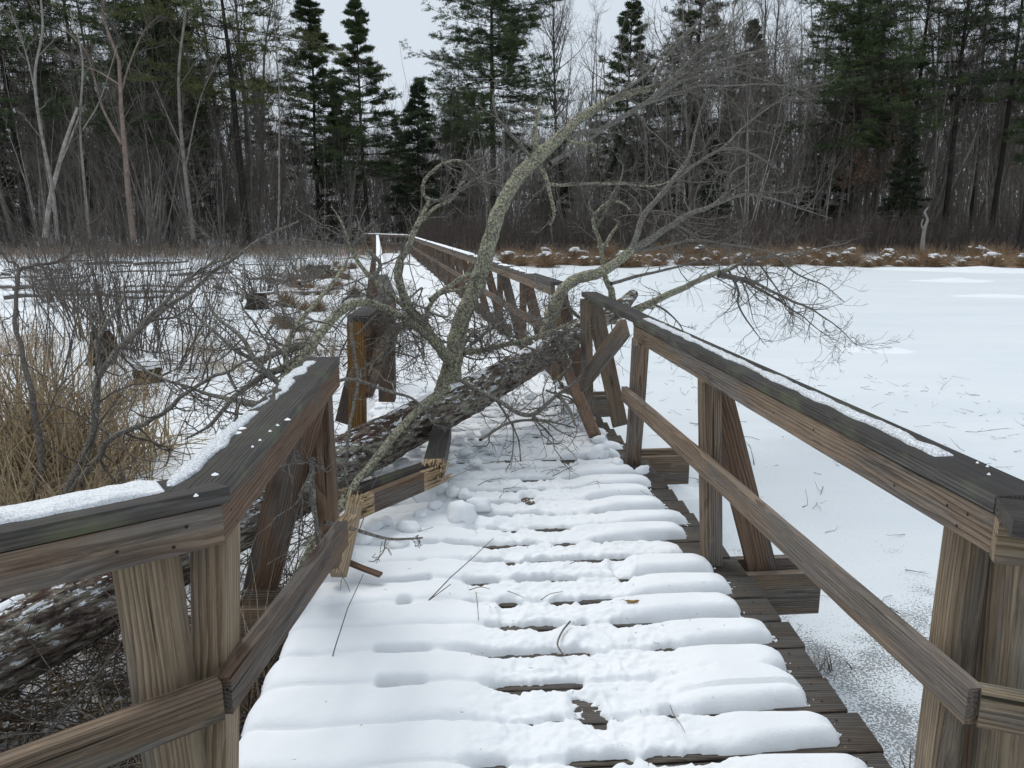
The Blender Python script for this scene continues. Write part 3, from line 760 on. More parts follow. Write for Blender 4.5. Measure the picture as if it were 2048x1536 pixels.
# ------------------------------------------------------------------ the fallen tree
FT = empty('fallen_tree', (-2.0, 3.0, -.3), 'large fallen bare tree with lichened limbs lying across the boardwalk', 'fallen tree')
def rough_tube(pts, radii, k, amp, freq, seed, per=10, furrow=0.):
    C = catmull(pts, per); Rr = np.interp(np.linspace(0, 1, len(C)), np.linspace(0, 1, len(radii)), radii)
    v, q = tubes(C[None], Rr[None], k); v = v.reshape(len(C), k, 3); dirs = (v-C[:, None, :])
    D = np.cumsum(np.r_[0, np.linalg.norm(np.diff(C, axis=0), axis=1)])
    a = np.arange(k)*2*PI/k
    n = fbm(v[..., 0]*freq, v[..., 1]*freq, v[..., 2]*freq, seed, 4)
    f = 0
    if furrow:
        f = -np.abs(fbm((np.cos(a)*5+0*D[:, None]), np.sin(a)*5, D[:, None]*3., seed+3, 3))*furrow+furrow*.3
        f = f+furrow*.5*fbm(v[..., 0]*22, v[..., 1]*22, v[..., 2]*22, seed+5, 2)
    v = C[:, None, :]+dirs*(1+amp*n+f)[..., None]
    mb = MB(); mb.add(v, q)
    for e, c in ((0, C[0]), (len(C)-1, C[-1])):
        base = e*k; mb.add(np.vstack([v[e], c]), t=[(j, (j+1) % k, k) for j in range(k)])
    return mb, C, Rr
TP = [(-4.6, -.7, -.62), (-3.5, .9, -.42), (-2.86, 1.8, -.26), (-2.03, 3.0, -.05), (-1.45, 3.85, .11), (-.85, 4.7, .27), (-.1, 5.8, .45), (.62, 6.85, .70), (1.05, 7.4, .84), (1.25, 7.75, .95)]
mbt, TC, TR = rough_tube(TP, [.21, .20, .185, .175, .165, .15, .125, .105, .08, .05], 96, .10, 3.0, 4, per=44, furrow=.16)
trunk = put('trunk', mbt, M['trunk'], FT)
LIMBS = [] # (name, [(px,py,y)...], [radii], twig density, twig length)
def LB(pts, radii, dens=1., tl=.5, mat='limb2', k=8, jit=.4): LIMBS.append((pts, radii, dens, tl, mat, k, jit))
LB([(893,790,5.45),(903,735,5.42),(912,685,5.45),(930,625,5.55),(955,560,5.65),(978,490,5.75),(1000,420,5.9),(1038,352,6.1),(1075,315,6.25),(1110,283,6.4),(1150,245,6.6),(1200,212,6.8),(1232,196,6.95),(1290,178,7.2),(1345,164,7.4)],
   [.10,.072,.066,.062,.060,.058,.055,.053,.052,.050,.041,.036,.031,.023,.015], .25, .5, 'limb', 22, .15)
LB([(1085,700,6.5),(1100,650,6.5),(1118,592,6.6),(1150,560,6.75),(1200,545,6.9),(1240,520,7.05),(1262,500,7.15)], [.075,.060,.054,.051,.048,.044,.040], .3, .5, 'limb', 20, .15)
LB([(1262,500,7.15),(1280,450,7.3),(1305,408,7.4),(1340,365,7.55),(1375,320,7.7),(1390,270,7.85),(1405,215,8.),(1420,180,8.1)], [.032,.030,.027,.023,.018,.013,.009,.004], .8, .6)
LB([(1255,502,7.15),(1300,480,7.3),(1340,452,7.45),(1380,430,7.6),(1420,415,7.75),(1460,396,7.9),(1500,389,8.),(1540,397,8.1),(1600,416,8.3),(1665,437,8.5)], [.042,.037,.032,.027,.023,.018,.014,.010,.006,.003], 1., .7)
LB([(1305,408,7.4),(1350,360,7.6),(1400,322,7.8),(1440,298,7.95),(1490,252,8.1),(1550,207,8.3),(1590,186,8.4),(1622,222,8.5)], [.022,.020,.017,.014,.010,.007,.005,.002], 1., .6)
LB([(1440,298,7.95),(1475,298,8.05),(1500,306,8.1),(1530,322,8.2),(1560,340,8.3)], [.018,.015,.012,.009,.004], 1.2, .6)
LB([(1420,415,7.75),(1452,385,7.9),(1462,350,8.),(1490,330,8.1),(1530,318,8.2)], [.018,.014,.012,.009,.004], 1.2, .5)
LB([(1205,215,6.8),(1245,183,6.95),(1290,150,7.1),(1330,105,7.25),(1360,75,7.4),(1392,48,7.5),(1412,30,7.6)], [.016,.015,.013,.010,.008,.005,.003], 1., .5)
LB([(1305,176,7.2),(1320,140,7.3),(1352,92,7.45),(1402,40,7.6),(1420,5,7.7)], [.02,.016,.013,.009,.004], 1., .6)
LB([(1128,282,6.45),(1165,266,6.6),(1210,254,6.75),(1290,208,7.),(1345,172,7.2),(1400,152,7.4),(1450,138,7.6),(1488,128,7.7),(1560,120,7.9)], [.023,.022,.020,.018,.015,.012,.009,.006,.003], 1., .6)
LB([(1210,254,6.75),(1290,205,7.),(1340,160,7.2),(1390,110,7.4),(1440,70,7.6),(1490,20,7.8)], [.022,.019,.016,.012,.008,.004], 1., .6)
LB([(1290,208,7.),(1345,190,7.2),(1400,172,7.4),(1450,172,7.55),(1540,168,7.8),(1600,178,7.95),(1640,200,8.05)], [.015,.013,.011,.009,.006,.004,.002], 1.1, .6)
LB([(1340,165,7.4),(1400,140,7.6),(1460,138,7.8),(1510,155,7.95),(1545,165,8.05),(1580,190,8.15)], [.018,.015,.012,.009,.006,.003], 1.2, .6)
LB([(1345,164,7.4),(1390,145,7.6),(1430,125,7.75),(1500,105,7.95),(1560,95,8.1),(1640,88,8.3)], [.018,.015,.012,.009,.006,.003], 1.2, .6)
LB([(1085,322,6.25),(1071,285,6.2),(1073,240,6.2),(1080,195,6.2)], [.026,.021,.018,.011], .7, .3, 'limb', 10, .4)
LB([(1072,222,6.2),(1045,220,6.1),(1020,215,6.0)], [.014,.01,.005], 1., .3)
LB([(1070,325,6.25),(1040,292,6.1),(1015,263,6.),(992,232,5.95),(985,195,5.9),(992,165,5.9)], [.018,.014,.012,.010,.007,.003], .8, .4)
LB([(1132,282,6.45),(1165,288,6.5),(1190,290,6.55),(1186,312,6.5)], [.02,.016,.013,.008], .9, .3, 'limb')
LB([(1100,328,6.25),(1130,310,6.4),(1170,287,6.5),(1215,252,6.6)], [.022,.018,.014,.006], .8, .4)
LB([(1085,338,6.2),(1095,368,6.2),(1103,395,6.15),(1106,425,6.1),(1100,450,6.05)], [.020,.018,.016,.013,.008], 1.2, .35, 'limb')
LB([(1098,368,6.2),(1140,371,6.3),(1190,366,6.4),(1250,368,6.6),(1300,373,6.7),(1342,360,6.8),(1372,332,6.9)], [.013,.011,.010,.009,.007,.005,.003], .9, .4, 'limb')
LB([(1228,645,7.5),(1226,600,7.4),(1224,580,7.35),(1210,552,7.3),(1206,515,7.3),(1200,480,7.3),(1187,450,7.3),(1190,428,7.3),(1222,403,7.3),(1250,410,7.3),(1262,425,7.3)], [.042,.036,.032,.026,.022,.020,.019,.017,.014,.010,.005], .8, .45, 'limb', 10)
LB([(1204,500,7.3),(1222,470,7.35),(1237,446,7.4),(1226,438,7.4)], [.018,.016,.012,.006], 1., .3, 'limb')
LB([(1187,465,7.3),(1212,425,7.35),(1224,392,7.4),(1240,362,7.45),(1245,330,7.5),(1236,318,7.5)], [.016,.013,.011,.009,.006,.003], 1., .4)
LB([(1195,440,7.3),(1178,410,7.25),(1186,385,7.2)], [.015,.012,.006], 1., .3)
LB([(1165,665,7.2),(1215,638,7.4),(1270,620,7.6),(1330,592,7.8),(1380,570,8.),(1430,548,8.2),(1458,540,8.3)], [.055,.048,.042,.036,.032,.027,.022], .6, .6, 'limb', 14, .2)
LB([(1458,540,8.3),(1500,520,8.4),(1560,511,8.6),(1640,497,8.8),(1700,484,9.)], [.02,.017,.013,.008,.003], 1., .6)
LB([(1436,552,8.2),(1480,560,8.3),(1520,580,8.35),(1560,602,8.4),(1600,630,8.4),(1645,665,8.4),(1690,690,8.4)], [.020,.018,.015,.012,.008,.005,.002], 1.6, .7)
LB([(1440,545,8.2),(1500,562,8.3),(1555,588,8.35),(1620,618,8.4),(1670,650,8.4),(1712,690,8.4)], [.02,.018,.015,.011,.007,.003], 1.6, .7)
LB([(1458,541,8.3),(1475,582,8.2),(1478,612,8.1),(1500,650,8.),(1530,690,7.9)], [.014,.013,.011,.008,.003], 1.5, .5)
LB([(1560,520,8.5),(1600,550,8.5),(1650,572,8.6),(1690,605,8.7)], [.012,.01,.007,.003], 1.5, .6)
LB([(1520,530,8.5),(1555,580,8.4),(1590,640,8.3)], [.012,.008,.003], 1.5, .6)
LB([(1300,605,7.7),(1330,620,7.7),(1360,650,7.6),(1380,700,7.5)], [.014,.011,.007,.003], 1.6, .5)
LB([(1222,567,7.3),(1280,551,7.5),(1340,537,7.7),(1400,524,7.9),(1440,532,8.)], [.018,.016,.013,.009,.004], 1., .5)
LB([(1265,503,7.2),(1320,495,7.4),(1380,482,7.6),(1440,486,7.8),(1540,505,8.1),(1640,560,8.3)], [.018,.015,.013,.011,.007,.003], 1.2, .6)
LB([(1130,600,6.7),(1150,630,6.7),(1165,640,6.7)], [.02,.016,.01], 1.2, .4)
LB([(900,720,5.35),(860,668,5.2),(820,615,5.15),(797,562,5.15),(800,520,5.2),(820,480,5.3),(840,440,5.35),(860,400,5.4)], [.046,.034,.031,.030,.025,.021,.020,.014], 1., .45, 'limb', 12, .3)
LB([(860,400,5.4),(846,386,5.4),(848,360,5.4),(870,337,5.4),(893,323,5.4),(922,321,5.45),(948,340,5.5),(970,362,5.55),(1010,372,5.6)], [.014,.013,.012,.011,.010,.009,.006,.004,.002], .9, .4, 'limb')
LB([(833,452,5.3),(868,417,5.4),(903,398,5.45),(922,368,5.5),(934,358,5.5)], [.014,.012,.011,.009,.004], 1., .4, 'limb')
LB([(850,398,5.4),(885,402,5.45),(905,392,5.5),(950,360,5.6),(1000,330,5.7),(1040,300,5.8)], [.012,.011,.01,.008,.006,.003], .9, .5)
LB([(840,640,5.1),(795,602,5.),(745,562,4.95),(712,520,4.9),(700,492,4.9),(680,442,4.9),(662,412,4.9)], [.022,.019,.016,.013,.010,.007,.003], 1., .45, 'limb')
LB([(745,562,4.95),(760,530,5.),(735,500,5.),(722,462,5.),(712,430,5.)], [.016,.014,.011,.008,.003], 1.1, .4)
LB([(898,715,5.3),(850,668,5.05),(800,632,4.85),(760,611,4.7),(720,605,4.5),(684,622,4.35),(655,652,4.2),(622,692,4.05),(592,732,3.95),(560,772,3.8),(520,825,3.65)], [.038,.028,.024,.023,.024,.026,.028,.028,.026,.024,.020], .9, .5, 'limb', 12, .2)
LB([(600,715,4.0),(560,740,3.9),(510,760,3.8),(460,800,3.7),(420,850,3.6),(370,880,3.5)], [.022,.02,.017,.013,.009,.004], 1.3, .5)
LB([(620,690,4.05),(575,700,4.),(520,720,4.),(470,700,4.),(400,640,4.1),(380,600,4.1)], [.02,.018,.015,.011,.007,.003], 1.2, .5)
LB([(575,750,3.9),(572,700,3.9),(600,640,4.),(645,590,4.1),(690,530,4.3),(700,500,4.35)], [.016,.015,.013,.011,.008,.004], 1.2, .5, 'limb')
LB([(560,770,3.8),(520,730,3.8),(480,670,3.9),(430,630,4.),(400,560,4.1)], [.016,.014,.011,.008,.003], 1.2, .5)
LB([(655,790,3.6),(690,760,3.6),(770,780,3.8),(830,800,4.0),(870,850,4.1)], [.010,.009,.008,.007,.004], .8, .4)
LB([(895,775,5.0),(845,812,4.7),(800,858,4.35),(752,915,4.0),(712,965,3.75),(676,1010,3.5)], [.030,.026,.023,.022,.020,.014], .5, .4, 'limb', 12, .2)
LB([(925,705,5.6),(985,695,5.8),(1045,682,6.),(1100,665,6.2),(1150,640,6.4)], [.026,.022,.020,.017,.009], 1.5, .6, 'limb', 10)
LB([(940,690,5.5),(980,660,5.5),(1010,640,5.6),(1030,600,5.7)], [.015,.012,.009,.004], 2.2, .5)
LB([(920,760,5.2),(990,800,5.),(1060,830,4.95),(1115,790,5.3),(1170,745,5.5)], [.014,.016,.016,.012,.005], 1.2, .5)
LB([(960,880,4.6),(1010,850,4.9),(1080,840,5.0),(1150,855,5.1)], [.010,.010,.009,.005], 1., .4)
LB([(1110,785,5.4),(1135,815,5.1),(1150,850,4.9)], [.014,.013,.008], .6, .3)
LB([(880,690,5.3),(855,640,5.3),(875,590,5.4),(930,575,5.5),(960,540,5.6)], [.020,.018,.015,.010,.004], 1.1, .4, 'limb')
LB([(860,600,5.2),(900,572,5.3),(940,545,5.4)], [.022,.018,.013], .8, .4, 'limb')
LB([(690,1005,3.5),(640,1060,3.3),(610,1120,3.2),(575,1200,3.1)], [.02,.018,.015,.01], .7, .2, 'limb')
LB([(640,860,3.2),(620,930,3.0),(628,1000,2.95),(640,1090,2.95)], [.010,.010,.009,.005], 1.2, .4)
LB([(650,1045,2.8),(720,1060,2.9),(780,1078,3.0),(845,1075,3.1)], [.008,.0075,.006,.004], .8, .25)
LB([(700,630,4.5),(705,680,4.4),(715,760,4.3),(700,850,4.1),(690,960,3.9)], [.012,.011,.010,.010,.007], .8, .4)
LB([(240,700,5.2),(300,745,4.8),(420,790,4.4),(520,810,3.8)], [.004,.008,.012,.02], 1.2, .5)
# twigs bunched around the trunk where it meets the deck
for i in range(22):
    a = rng.uniform(900, 1140); b = rng.uniform(640, 800); y0 = rng.uniform(5.2, 6.8)
    LB([(a, b, y0), (a+rng.uniform(-60, 60), b-rng.uniform(-30, 60), y0+.2), (a+rng.uniform(-110, 110), b-rng.uniform(-50, 110), y0+.35)], [.009, .006, .002], 1.6, .45)
for i in range(22):
    a = rng.uniform(440, 820); b = rng.uniform(560, 800); y0 = 4.0+(a-440)/380*1.2+rng.uniform(-.2, .4)
    LB([(a, b, y0), (a+rng.uniform(-50, 50), b-rng.uniform(-30, 50), y0+.1), (a+rng.uniform(-100, 90), b-rng.uniform(-60, 110), y0+.2)], [.007, .005, .002], 1.3, .45)
for i in range(14):
    a = rng.uniform(700, 880); b = rng.uniform(580, 700); y0 = rng.uniform(4.6, 5.4)
    LB([(a, b, y0), (a+rng.uniform(-50, 50), b+rng.uniform(-50, 60), y0+.1), (a+rng.uniform(-70, 70), b+rng.uniform(-80, 110), y0+.2)], [.008, .006, .002], 1.3, .4)
def twigify(C, Rr, dens, tl, mb, seed, k3=3, up=.02, wander=.22):
    r = np.random.default_rng(seed); L = np.sum(np.linalg.norm(np.diff(C, axis=0), axis=1))
    m = max(1, int(L*9.5*dens)); P = C[None]; R_ = Rr[None]
    s, d, t, pr, _ = kids(P, R_, m, .08, 1., 1.0, r, .3)
    ln_ = tl*r.uniform(.35, 1.25, m)*(1.1-.5*t); r0 = np.minimum(pr*.55, .0062*(ln_/.5)+.0014)
    s = s
    A = grow(s, d, ln_, 7, wander, up, r); RA = taper(m, 7, r0, .0018); v, q = tubes(A, RA, 4); mb.add(v, q)
    s, d, t, pr, par = kids(A, RA, 4, .15, .95, .8, r, .3)
    l2 = ln_[par]*r.uniform(.25, .6, len(s)); B = grow(s, d, l2, 4, wander, up, r); RB = taper(len(s), 4, np.minimum(pr*.7, .0035), .0014); v, q = tubes(B, RB, k3); mb.add(v, q)
    s, d, t, pr, par = kids(B, RB, 2, .2, .95, .8, r, .3)
    l3 = l2[par]*r.uniform(.25, .6, len(s)); Cc = grow(s, d, l3, 2, .2, up, r); v, q = tubes(Cc, taper(len(s), 2, .0018, .0012), k3); mb.add(v, q)
for i, (pts, radii, dens, tl, mat, k, jit) in enumerate(LIMBS):
    W3 = np.array([at(*p) for p in pts]); per = 8 if k < 14 else 14
    C = catmull(W3, per); n = len(C); Rr = np.interp(np.linspace(0, 1, n), np.linspace(0, 1, len(radii)), radii)
    dd = np.cumsum(np.r_[0, np.linalg.norm(np.diff(C, axis=0), axis=1)])
    wob = np.stack([fbm(dd*5, i*1.7, j*3.1, 60+j, 3) for j in range(3)], -1)*np.minimum(.022*jit/.4, .6*Rr[:, None]+.006)*sstep(0, .15, dd)[:, None]
    C = C+wob
    v, q = tubes(C[None], Rr[None], k); v = v.reshape(n, k, 3); a = fbm(v[..., 0]*18, v[..., 1]*18, v[..., 2]*18, 71, 3)
    v = C[:, None]+(v-C[:, None])*(1+.22*a)[..., None]
    mb = MB(); mb.add(v, q); mb.add(np.vstack([v[-1], C[-1]]), t=[(j, (j+1) % k, k) for j in range(k)])
    lo = put('limb', mb, M[mat], FT)
    if dens:
        tb = MB(); twigify(C, Rr, dens, tl, tb, 100+i); tw = put('twigs', tb, M['twig'] if mat != 'limb' else M['limb2'], lo)
        tw.location = (0, 0, 0); tag(tw, kind='stuff')
# snow lodged on the trunk
mb = MB()
sel = np.arange(0, len(TC), 1)
for c0, c1, off, w_ in [(150, 175, .0, .05), (185, 205, .02, .04), (225, 262, -.02, .06), (268, 300, .01, .05), (318, 340, 0., .045), (100, 140, -.02, .06)]:
    C = TC[c0:c1]; n = len(C); Rr = TR[c0:c1]
    a = np.linspace(-1, 1, 15)[None, :]; t = np.linspace(0, 1, n)[:, None]
    T = nrm(np.gradient(C, axis=0)); S = nrm(np.cross(T, [0, 0, 1.]))
    wv = w_*(1+.5*fbm(t*12, a*0+c0, 0, 7)); ang = a*wv/Rr[:, None]+off/Rr[:, None]
    Hh = .012*np.sqrt(np.clip(1-a**4, 0, 1))*np.clip(np.minimum(t, 1-t)*6, 0, 1)**.5+.006*fbm(t*30, a*3, 0, 9)
    rr2 = Rr[:, None]*1.0+Hh
    P = C[:, None]+S[:, None]*(np.sin(ang)*rr2)[..., None]+np.array((0, 0, 1.))*(np.cos(ang)*rr2)[..., None]
    idx = np.arange(n*15).reshape(n, 15); kp = fbm(t[:-1]*14+c0, a[:, :-1]*1.5, 0, 15) > -.12
    mb.add(P, np.stack([idx[:-1, :-1], idx[:-1, 1:], idx[1:, 1:], idx[1:, :-1]], -1)[kp])
tag(put('lodged_snow', mb, M['snow'], FT), kind='stuff')

# ------------------------------------------------------------------ generic plant builders
def bare_tree(h, r0, seed, lean=.03, nb=26, fork=0, start=.25, spread_=.65, twig=1.):
    """returns (trunk MB, crown MB) at the origin"""
    r = np.random.default_rng(seed)
    n0 = 1+fork; P = np.zeros((n0, 3)); d = np.tile([r.normal(0, lean), r.normal(0, lean), 1.], (n0, 1)); d[1:, :2] += r.normal(0, .16, (n0-1, 2))
    H = h*r.uniform(.8, 1., n0); H[0] = h
    P[:, :2] += r.normal(0, .12, (n0, 2))*(fork > 0)
    A = grow(P, d, H, 14, .035, .02, r); RA = np.maximum(taper(n0, 14, r0, r0*.12), .008)*np.linspace(1, 1, 15)
    t = MB(); v, q = tubes(A, RA, 8); t.add(v, q)
    c = MB(); s, d, tt, pr, par = kids(A, RA, nb, start, 1., .62, r, .2)
    l1 = h*.27*r.uniform(.4, 1.15, len(s))*(1.15-.75*tt); B = grow(s, d, l1, 6, .09, .09, r); RB = taper(len(s), 6, np.minimum(pr*.55, .045), .008); v, q = tubes(B, RB, 4); c.add(v, q)
    s, d, tt, pr, par = kids(B, RB, 6, .15, 1., .7, r, .25); l2 = l1[par]*r.uniform(.25, .6, len(s)); D = grow(s, d, l2, 4, .12, .08, r); RD = taper(len(s), 4, .011, .005); v, q = tubes(D, RD, 3); c.add(v, q)
    s, d, tt, pr, par = kids(D, RD, int(5*twig), .1, 1., .7, r, .25); l3 = l2[par]*r.uniform(.3, .7, len(s)); F = grow(s, d, l3, 2, .12, .05, r); v, q = tubes(F, taper(len(s), 2, .006, .004), 3); c.add(v, q)
    return t, c
def tufts(mb, P, D, m, ln_, wd, r, mix=.9, flat=1.):
    """m thin triangles at every point"""
    N = len(P); p = np.repeat(P, m, 0)+r.normal(0, ln_*.55, (N*m, 3))*np.array((1, 1, flat)); d = nrm(np.repeat(D, m, 0)+r.normal(0, mix, (N*m, 3)))
    s = nrm(np.cross(d, r.normal(0, 1, (N*m, 3)))); L = ln_*r.uniform(.6, 1.3, (N*m, 1)); w = wd*r.uniform(.6, 1.3, (N*m, 1))
    v = np.stack([p-s*w, p+s*w, p+d*L], 1).reshape(-1, 3); t = np.arange(N*m*3).reshape(-1, 3); mb.add(v, t=t)
def pine(h, r0, seed, start=.2, maxl=4., shape=1., gap=.55, dens=1., droop=-.02, tip=.15, nbr=6, needle=.17, nw=.022, prune=0., m=16, jit=.10, flat=.45, sub=12, s0=.30):
    """conifer: whorls of near-level boughs whose flat sprays of needle tufts make layers"""
    r = np.random.default_rng(seed)
    A = grow(np.zeros((1, 3)), np.array([[r.normal(0, .01), r.normal(0, .01), 1.]]), np.array([h]), 16, .012, .01, r); RA = taper(1, 16, r0, .02)
    t = MB(); v, q = tubes(A, RA, 8); t.add(v, q)
    zs = np.arange(h*start, h*.99, gap); wl_ = r.uniform(.7, 1.15, len(zs))
    zz = np.repeat(zs, nbr)+r.normal(0, gap*jit, len(zs)*nbr); wl_ = np.repeat(wl_, nbr); zz = np.clip(zz, 0, h*.995)
    if prune: k = r.random(len(zz)) > prune; zz = zz[k]; wl_ = wl_[k]
    f = zz/h; idx = np.clip(f*16, 0, 15.999); i = idx.astype(int); s = A[0, i]+(A[0, i+1]-A[0, i])*(idx-i)[:, None]
    az = r.uniform(0, 2*PI, len(zz)); rel = np.clip((f-start)/(1-start), 0, 1)
    prof = (1-rel)**shape*np.clip(.6+rel*2., 0, 1); L = maxl*prof*r.uniform(.55, 1.1, len(zz))*wl_+tip
    el = np.interp(rel, [0, .5, .85, 1], [-.10, .12, .40, .75])+r.normal(0, .06, len(zz)); d = np.stack([np.cos(az)*np.cos(el), np.sin(az)*np.cos(el), np.sin(el)], -1)
    B = grow(s, d, L, 6, .04, .03+droop, r); v, q = tubes(B, taper(len(s), 6, .035, .01), 3); t.add(v, q); c = MB()
    RB = taper(len(s), 6, .03, .01)
    s2, d2, tt, pr, par = kids(B, RB, sub, s0, 1., .85, r, .2, flat=.15)
    l2 = (L[par]*.32*r.uniform(.4, 1.1, len(s2))*(1.25-.75*tt)+.05); D = grow(s2, d2, l2, 3, .07, .03, r); v, q = tubes(D, taper(len(s2), 3, .009, .005), 3); t.add(v, q)
    dirs = nrm(D[:, -1]-D[:, 0]); pts = D[:, 1:].reshape(-1, 3); dd = np.repeat(dirs, 3, 0)
    pts = np.concatenate([pts, B[:, -1], B[:, -2]]); dd = np.concatenate([dd, nrm(B[:, -1]-B[:, -2]), nrm(B[:, -1]-B[:, -2])])
    dd = nrm(dd+np.array((0, 0, .25))); tufts(c, pts, dd, int(m*dens), needle, nw, r, .7, flat)
    return t, c
def shrub(n, h, spread_, r0, seed, wander=.10, up=.06, sub=6, tw=4, basew=.5):
    r = np.random.default_rng(seed); mb = MB()
    az = r.uniform(0, 2*PI, n); tl = np.abs(r.normal(0, spread_, n)); s = np.stack([np.cos(az)*basew*r.random(n), np.sin(az)*basew*r.random(n), np.full(n, -.08)], -1)
    d = np.stack([np.cos(az)*tl, np.sin(az)*tl, np.ones(n)], -1); L = h*r.uniform(.5, 1.1, n)
    A = grow(s, d, L, 8, wander, up, r); RA = taper(n, 8, r0*r.uniform(.6, 1.2, n), r0*.18); v, q = tubes(A, RA, 5); mb.add(v, q)
    s, d, t, pr, par = kids(A, RA, sub, .2, 1., .55, r, .2); l2 = L[par]*.35*r.uniform(.3, 1.1, len(s)); B = grow(s, d, l2, 5, wander, up, r); RB = taper(len(s), 5, pr*.6, r0*.12); v, q = tubes(B, RB, 3); mb.add(v, q)
    if tw:
        s, d, t, pr, par = kids(B, RB, tw, .1, 1., .6, r, .2); l3 = l2[par]*.45*r.uniform(.3, 1.1, len(s)); v, q = tubes(grow(s, d, l3, 2, wander, up, r), taper(len(s), 2, r0*.13, r0*.08), 3); mb.add(v, q)
    return mb
def blades(n, h, spread_, w, seed, basew=.3, droop=-.1, hbias=.5, bend=.08, npt=5):
    """clump of flat grass or reed leaves folded along the middle"""
    r = np.random.default_rng(seed); az = r.uniform(0, 2*PI, n); tl = np.abs(r.normal(0, spread_, n)); rr = basew*np.sqrt(r.random(n)); a2 = r.uniform(0, 2*PI, n)
    s = np.stack([np.cos(a2)*rr, np.sin(a2)*rr, np.full(n, -.05)], -1); d = np.stack([np.cos(az)*tl, np.sin(az)*tl, np.ones(n)], -1)
    L = h*(hbias+(1-hbias)*r.random(n)); P = grow(s, d, L, npt, bend, droop*.3, r)
    T = nrm(np.gradient(P, axis=1)); S = nrm(np.cross(T, nrm(r.normal(0, 1, (n, 1, 3))))); wv = (w*r.uniform(.5, 1.2, n))[:, None]*np.linspace(1, .15, npt+1)[None]
    Nn = np.cross(T, S); a = P-S*wv[..., None]; b = P+S*wv[..., None]; c = P+Nn*wv[..., None]*.5
    v = np.stack([a, c, b], 2); idx = np.arange(n*(npt+1)*3).reshape(n, npt+1, 3)
    q1 = np.stack([idx[:, :-1, 0], idx[:, :-1, 1], idx[:, 1:, 1], idx[:, 1:, 0]], -1).reshape(-1, 4); q2 = np.stack([idx[:, :-1, 1], idx[:, :-1, 2], idx[:, 1:, 2], idx[:, 1:, 1]], -1).reshape(-1, 4)
    mb = MB(); mb.add(v.reshape(-1, 3), np.concatenate([q1, q2])); return mb
def gz(x, y): return float(ground_z(np.array(x, float), np.array(y, float)))

# ------------------------------------------------------------------ the wood
def treemeshes(gen, mt, mc):
    t, c = gen; return t.mesh('trunk', mt), c.mesh('crown', mc)
def plant(name, meshes, x, y, rz, s, label, cat, group=None, z=None, tiltx=0):
    e = empty(name, (x, y, (gz(x, y) if z is None else z)-.1), label, cat, group); e.rotation_euler = (tiltx, tiltx*.5, rz); e.scale = (s, s, s)
    link('trunk', meshes[0], e); link('crown', meshes[1], e); return e
bare = [treemeshes(bare_tree(18+i % 3*1.5, .13+.02*(i % 3), 200+i, .04, 24, 0, .3, twig=1.), M['bgbark'] if i % 3 else M['bgpale'], M['bgtwig']) for i in range(6)]
clump = [treemeshes(bare_tree(11+i, .06, 300+i, .10, 12, 5, .25), M['bgpale'] if i % 2 else M['bgbark'], M['bgtwig']) for i in range(4)]
slim = [treemeshes(bare_tree(12+i*1.2, .06, 330+i, .07, 14, 0, .35), M['bgpale'] if i % 2 else M['bgbark'], M['bgtwig']) for i in range(4)]
pA = [treemeshes(pine(24, .26, 400+i, start=.30, maxl=6.8, shape=.62, gap=.72, nbr=7, m=18), M['bgdark'], M['pine']) for i in range(2)]
pB = [treemeshes(pine(17, .16, 410+i, start=.28, maxl=4.9, shape=1.15, gap=.55, needle=.15, nbr=7), M['bgdark'], M['pine']) for i in range(2)]
pD = treemeshes(pine(25, .30, 450, start=.32, maxl=7.8, shape=.62, gap=.60, nbr=8, m=18, prune=.05, sub=19, s0=.18), M['bgdark'], M['pine'])
pC = [treemeshes(pine(26, .22, 420+i, start=.42, maxl=5.2, shape=.40, gap=1.15, prune=.35), M['bgdark'], M['hemlock'] if i else M['pine']) for i in range(3)]
pY = treemeshes(pine(21, .24, 440, start=.42, maxl=7.6, shape=.50, gap=.85, prune=.1, nbr=7, m=20), M['bgdark'], M['pine2'])
hem = [treemeshes(pine(10, .12, 430+i, start=.04, maxl=3.0, shape=.85, gap=.36, droop=-.07, needle=.12, m=14, jit=.3), M['bgdark'], M['hemlock']) for i in range(2)]
def X(px, y): return (px-1024)/FPX*(y*_cp+.4)
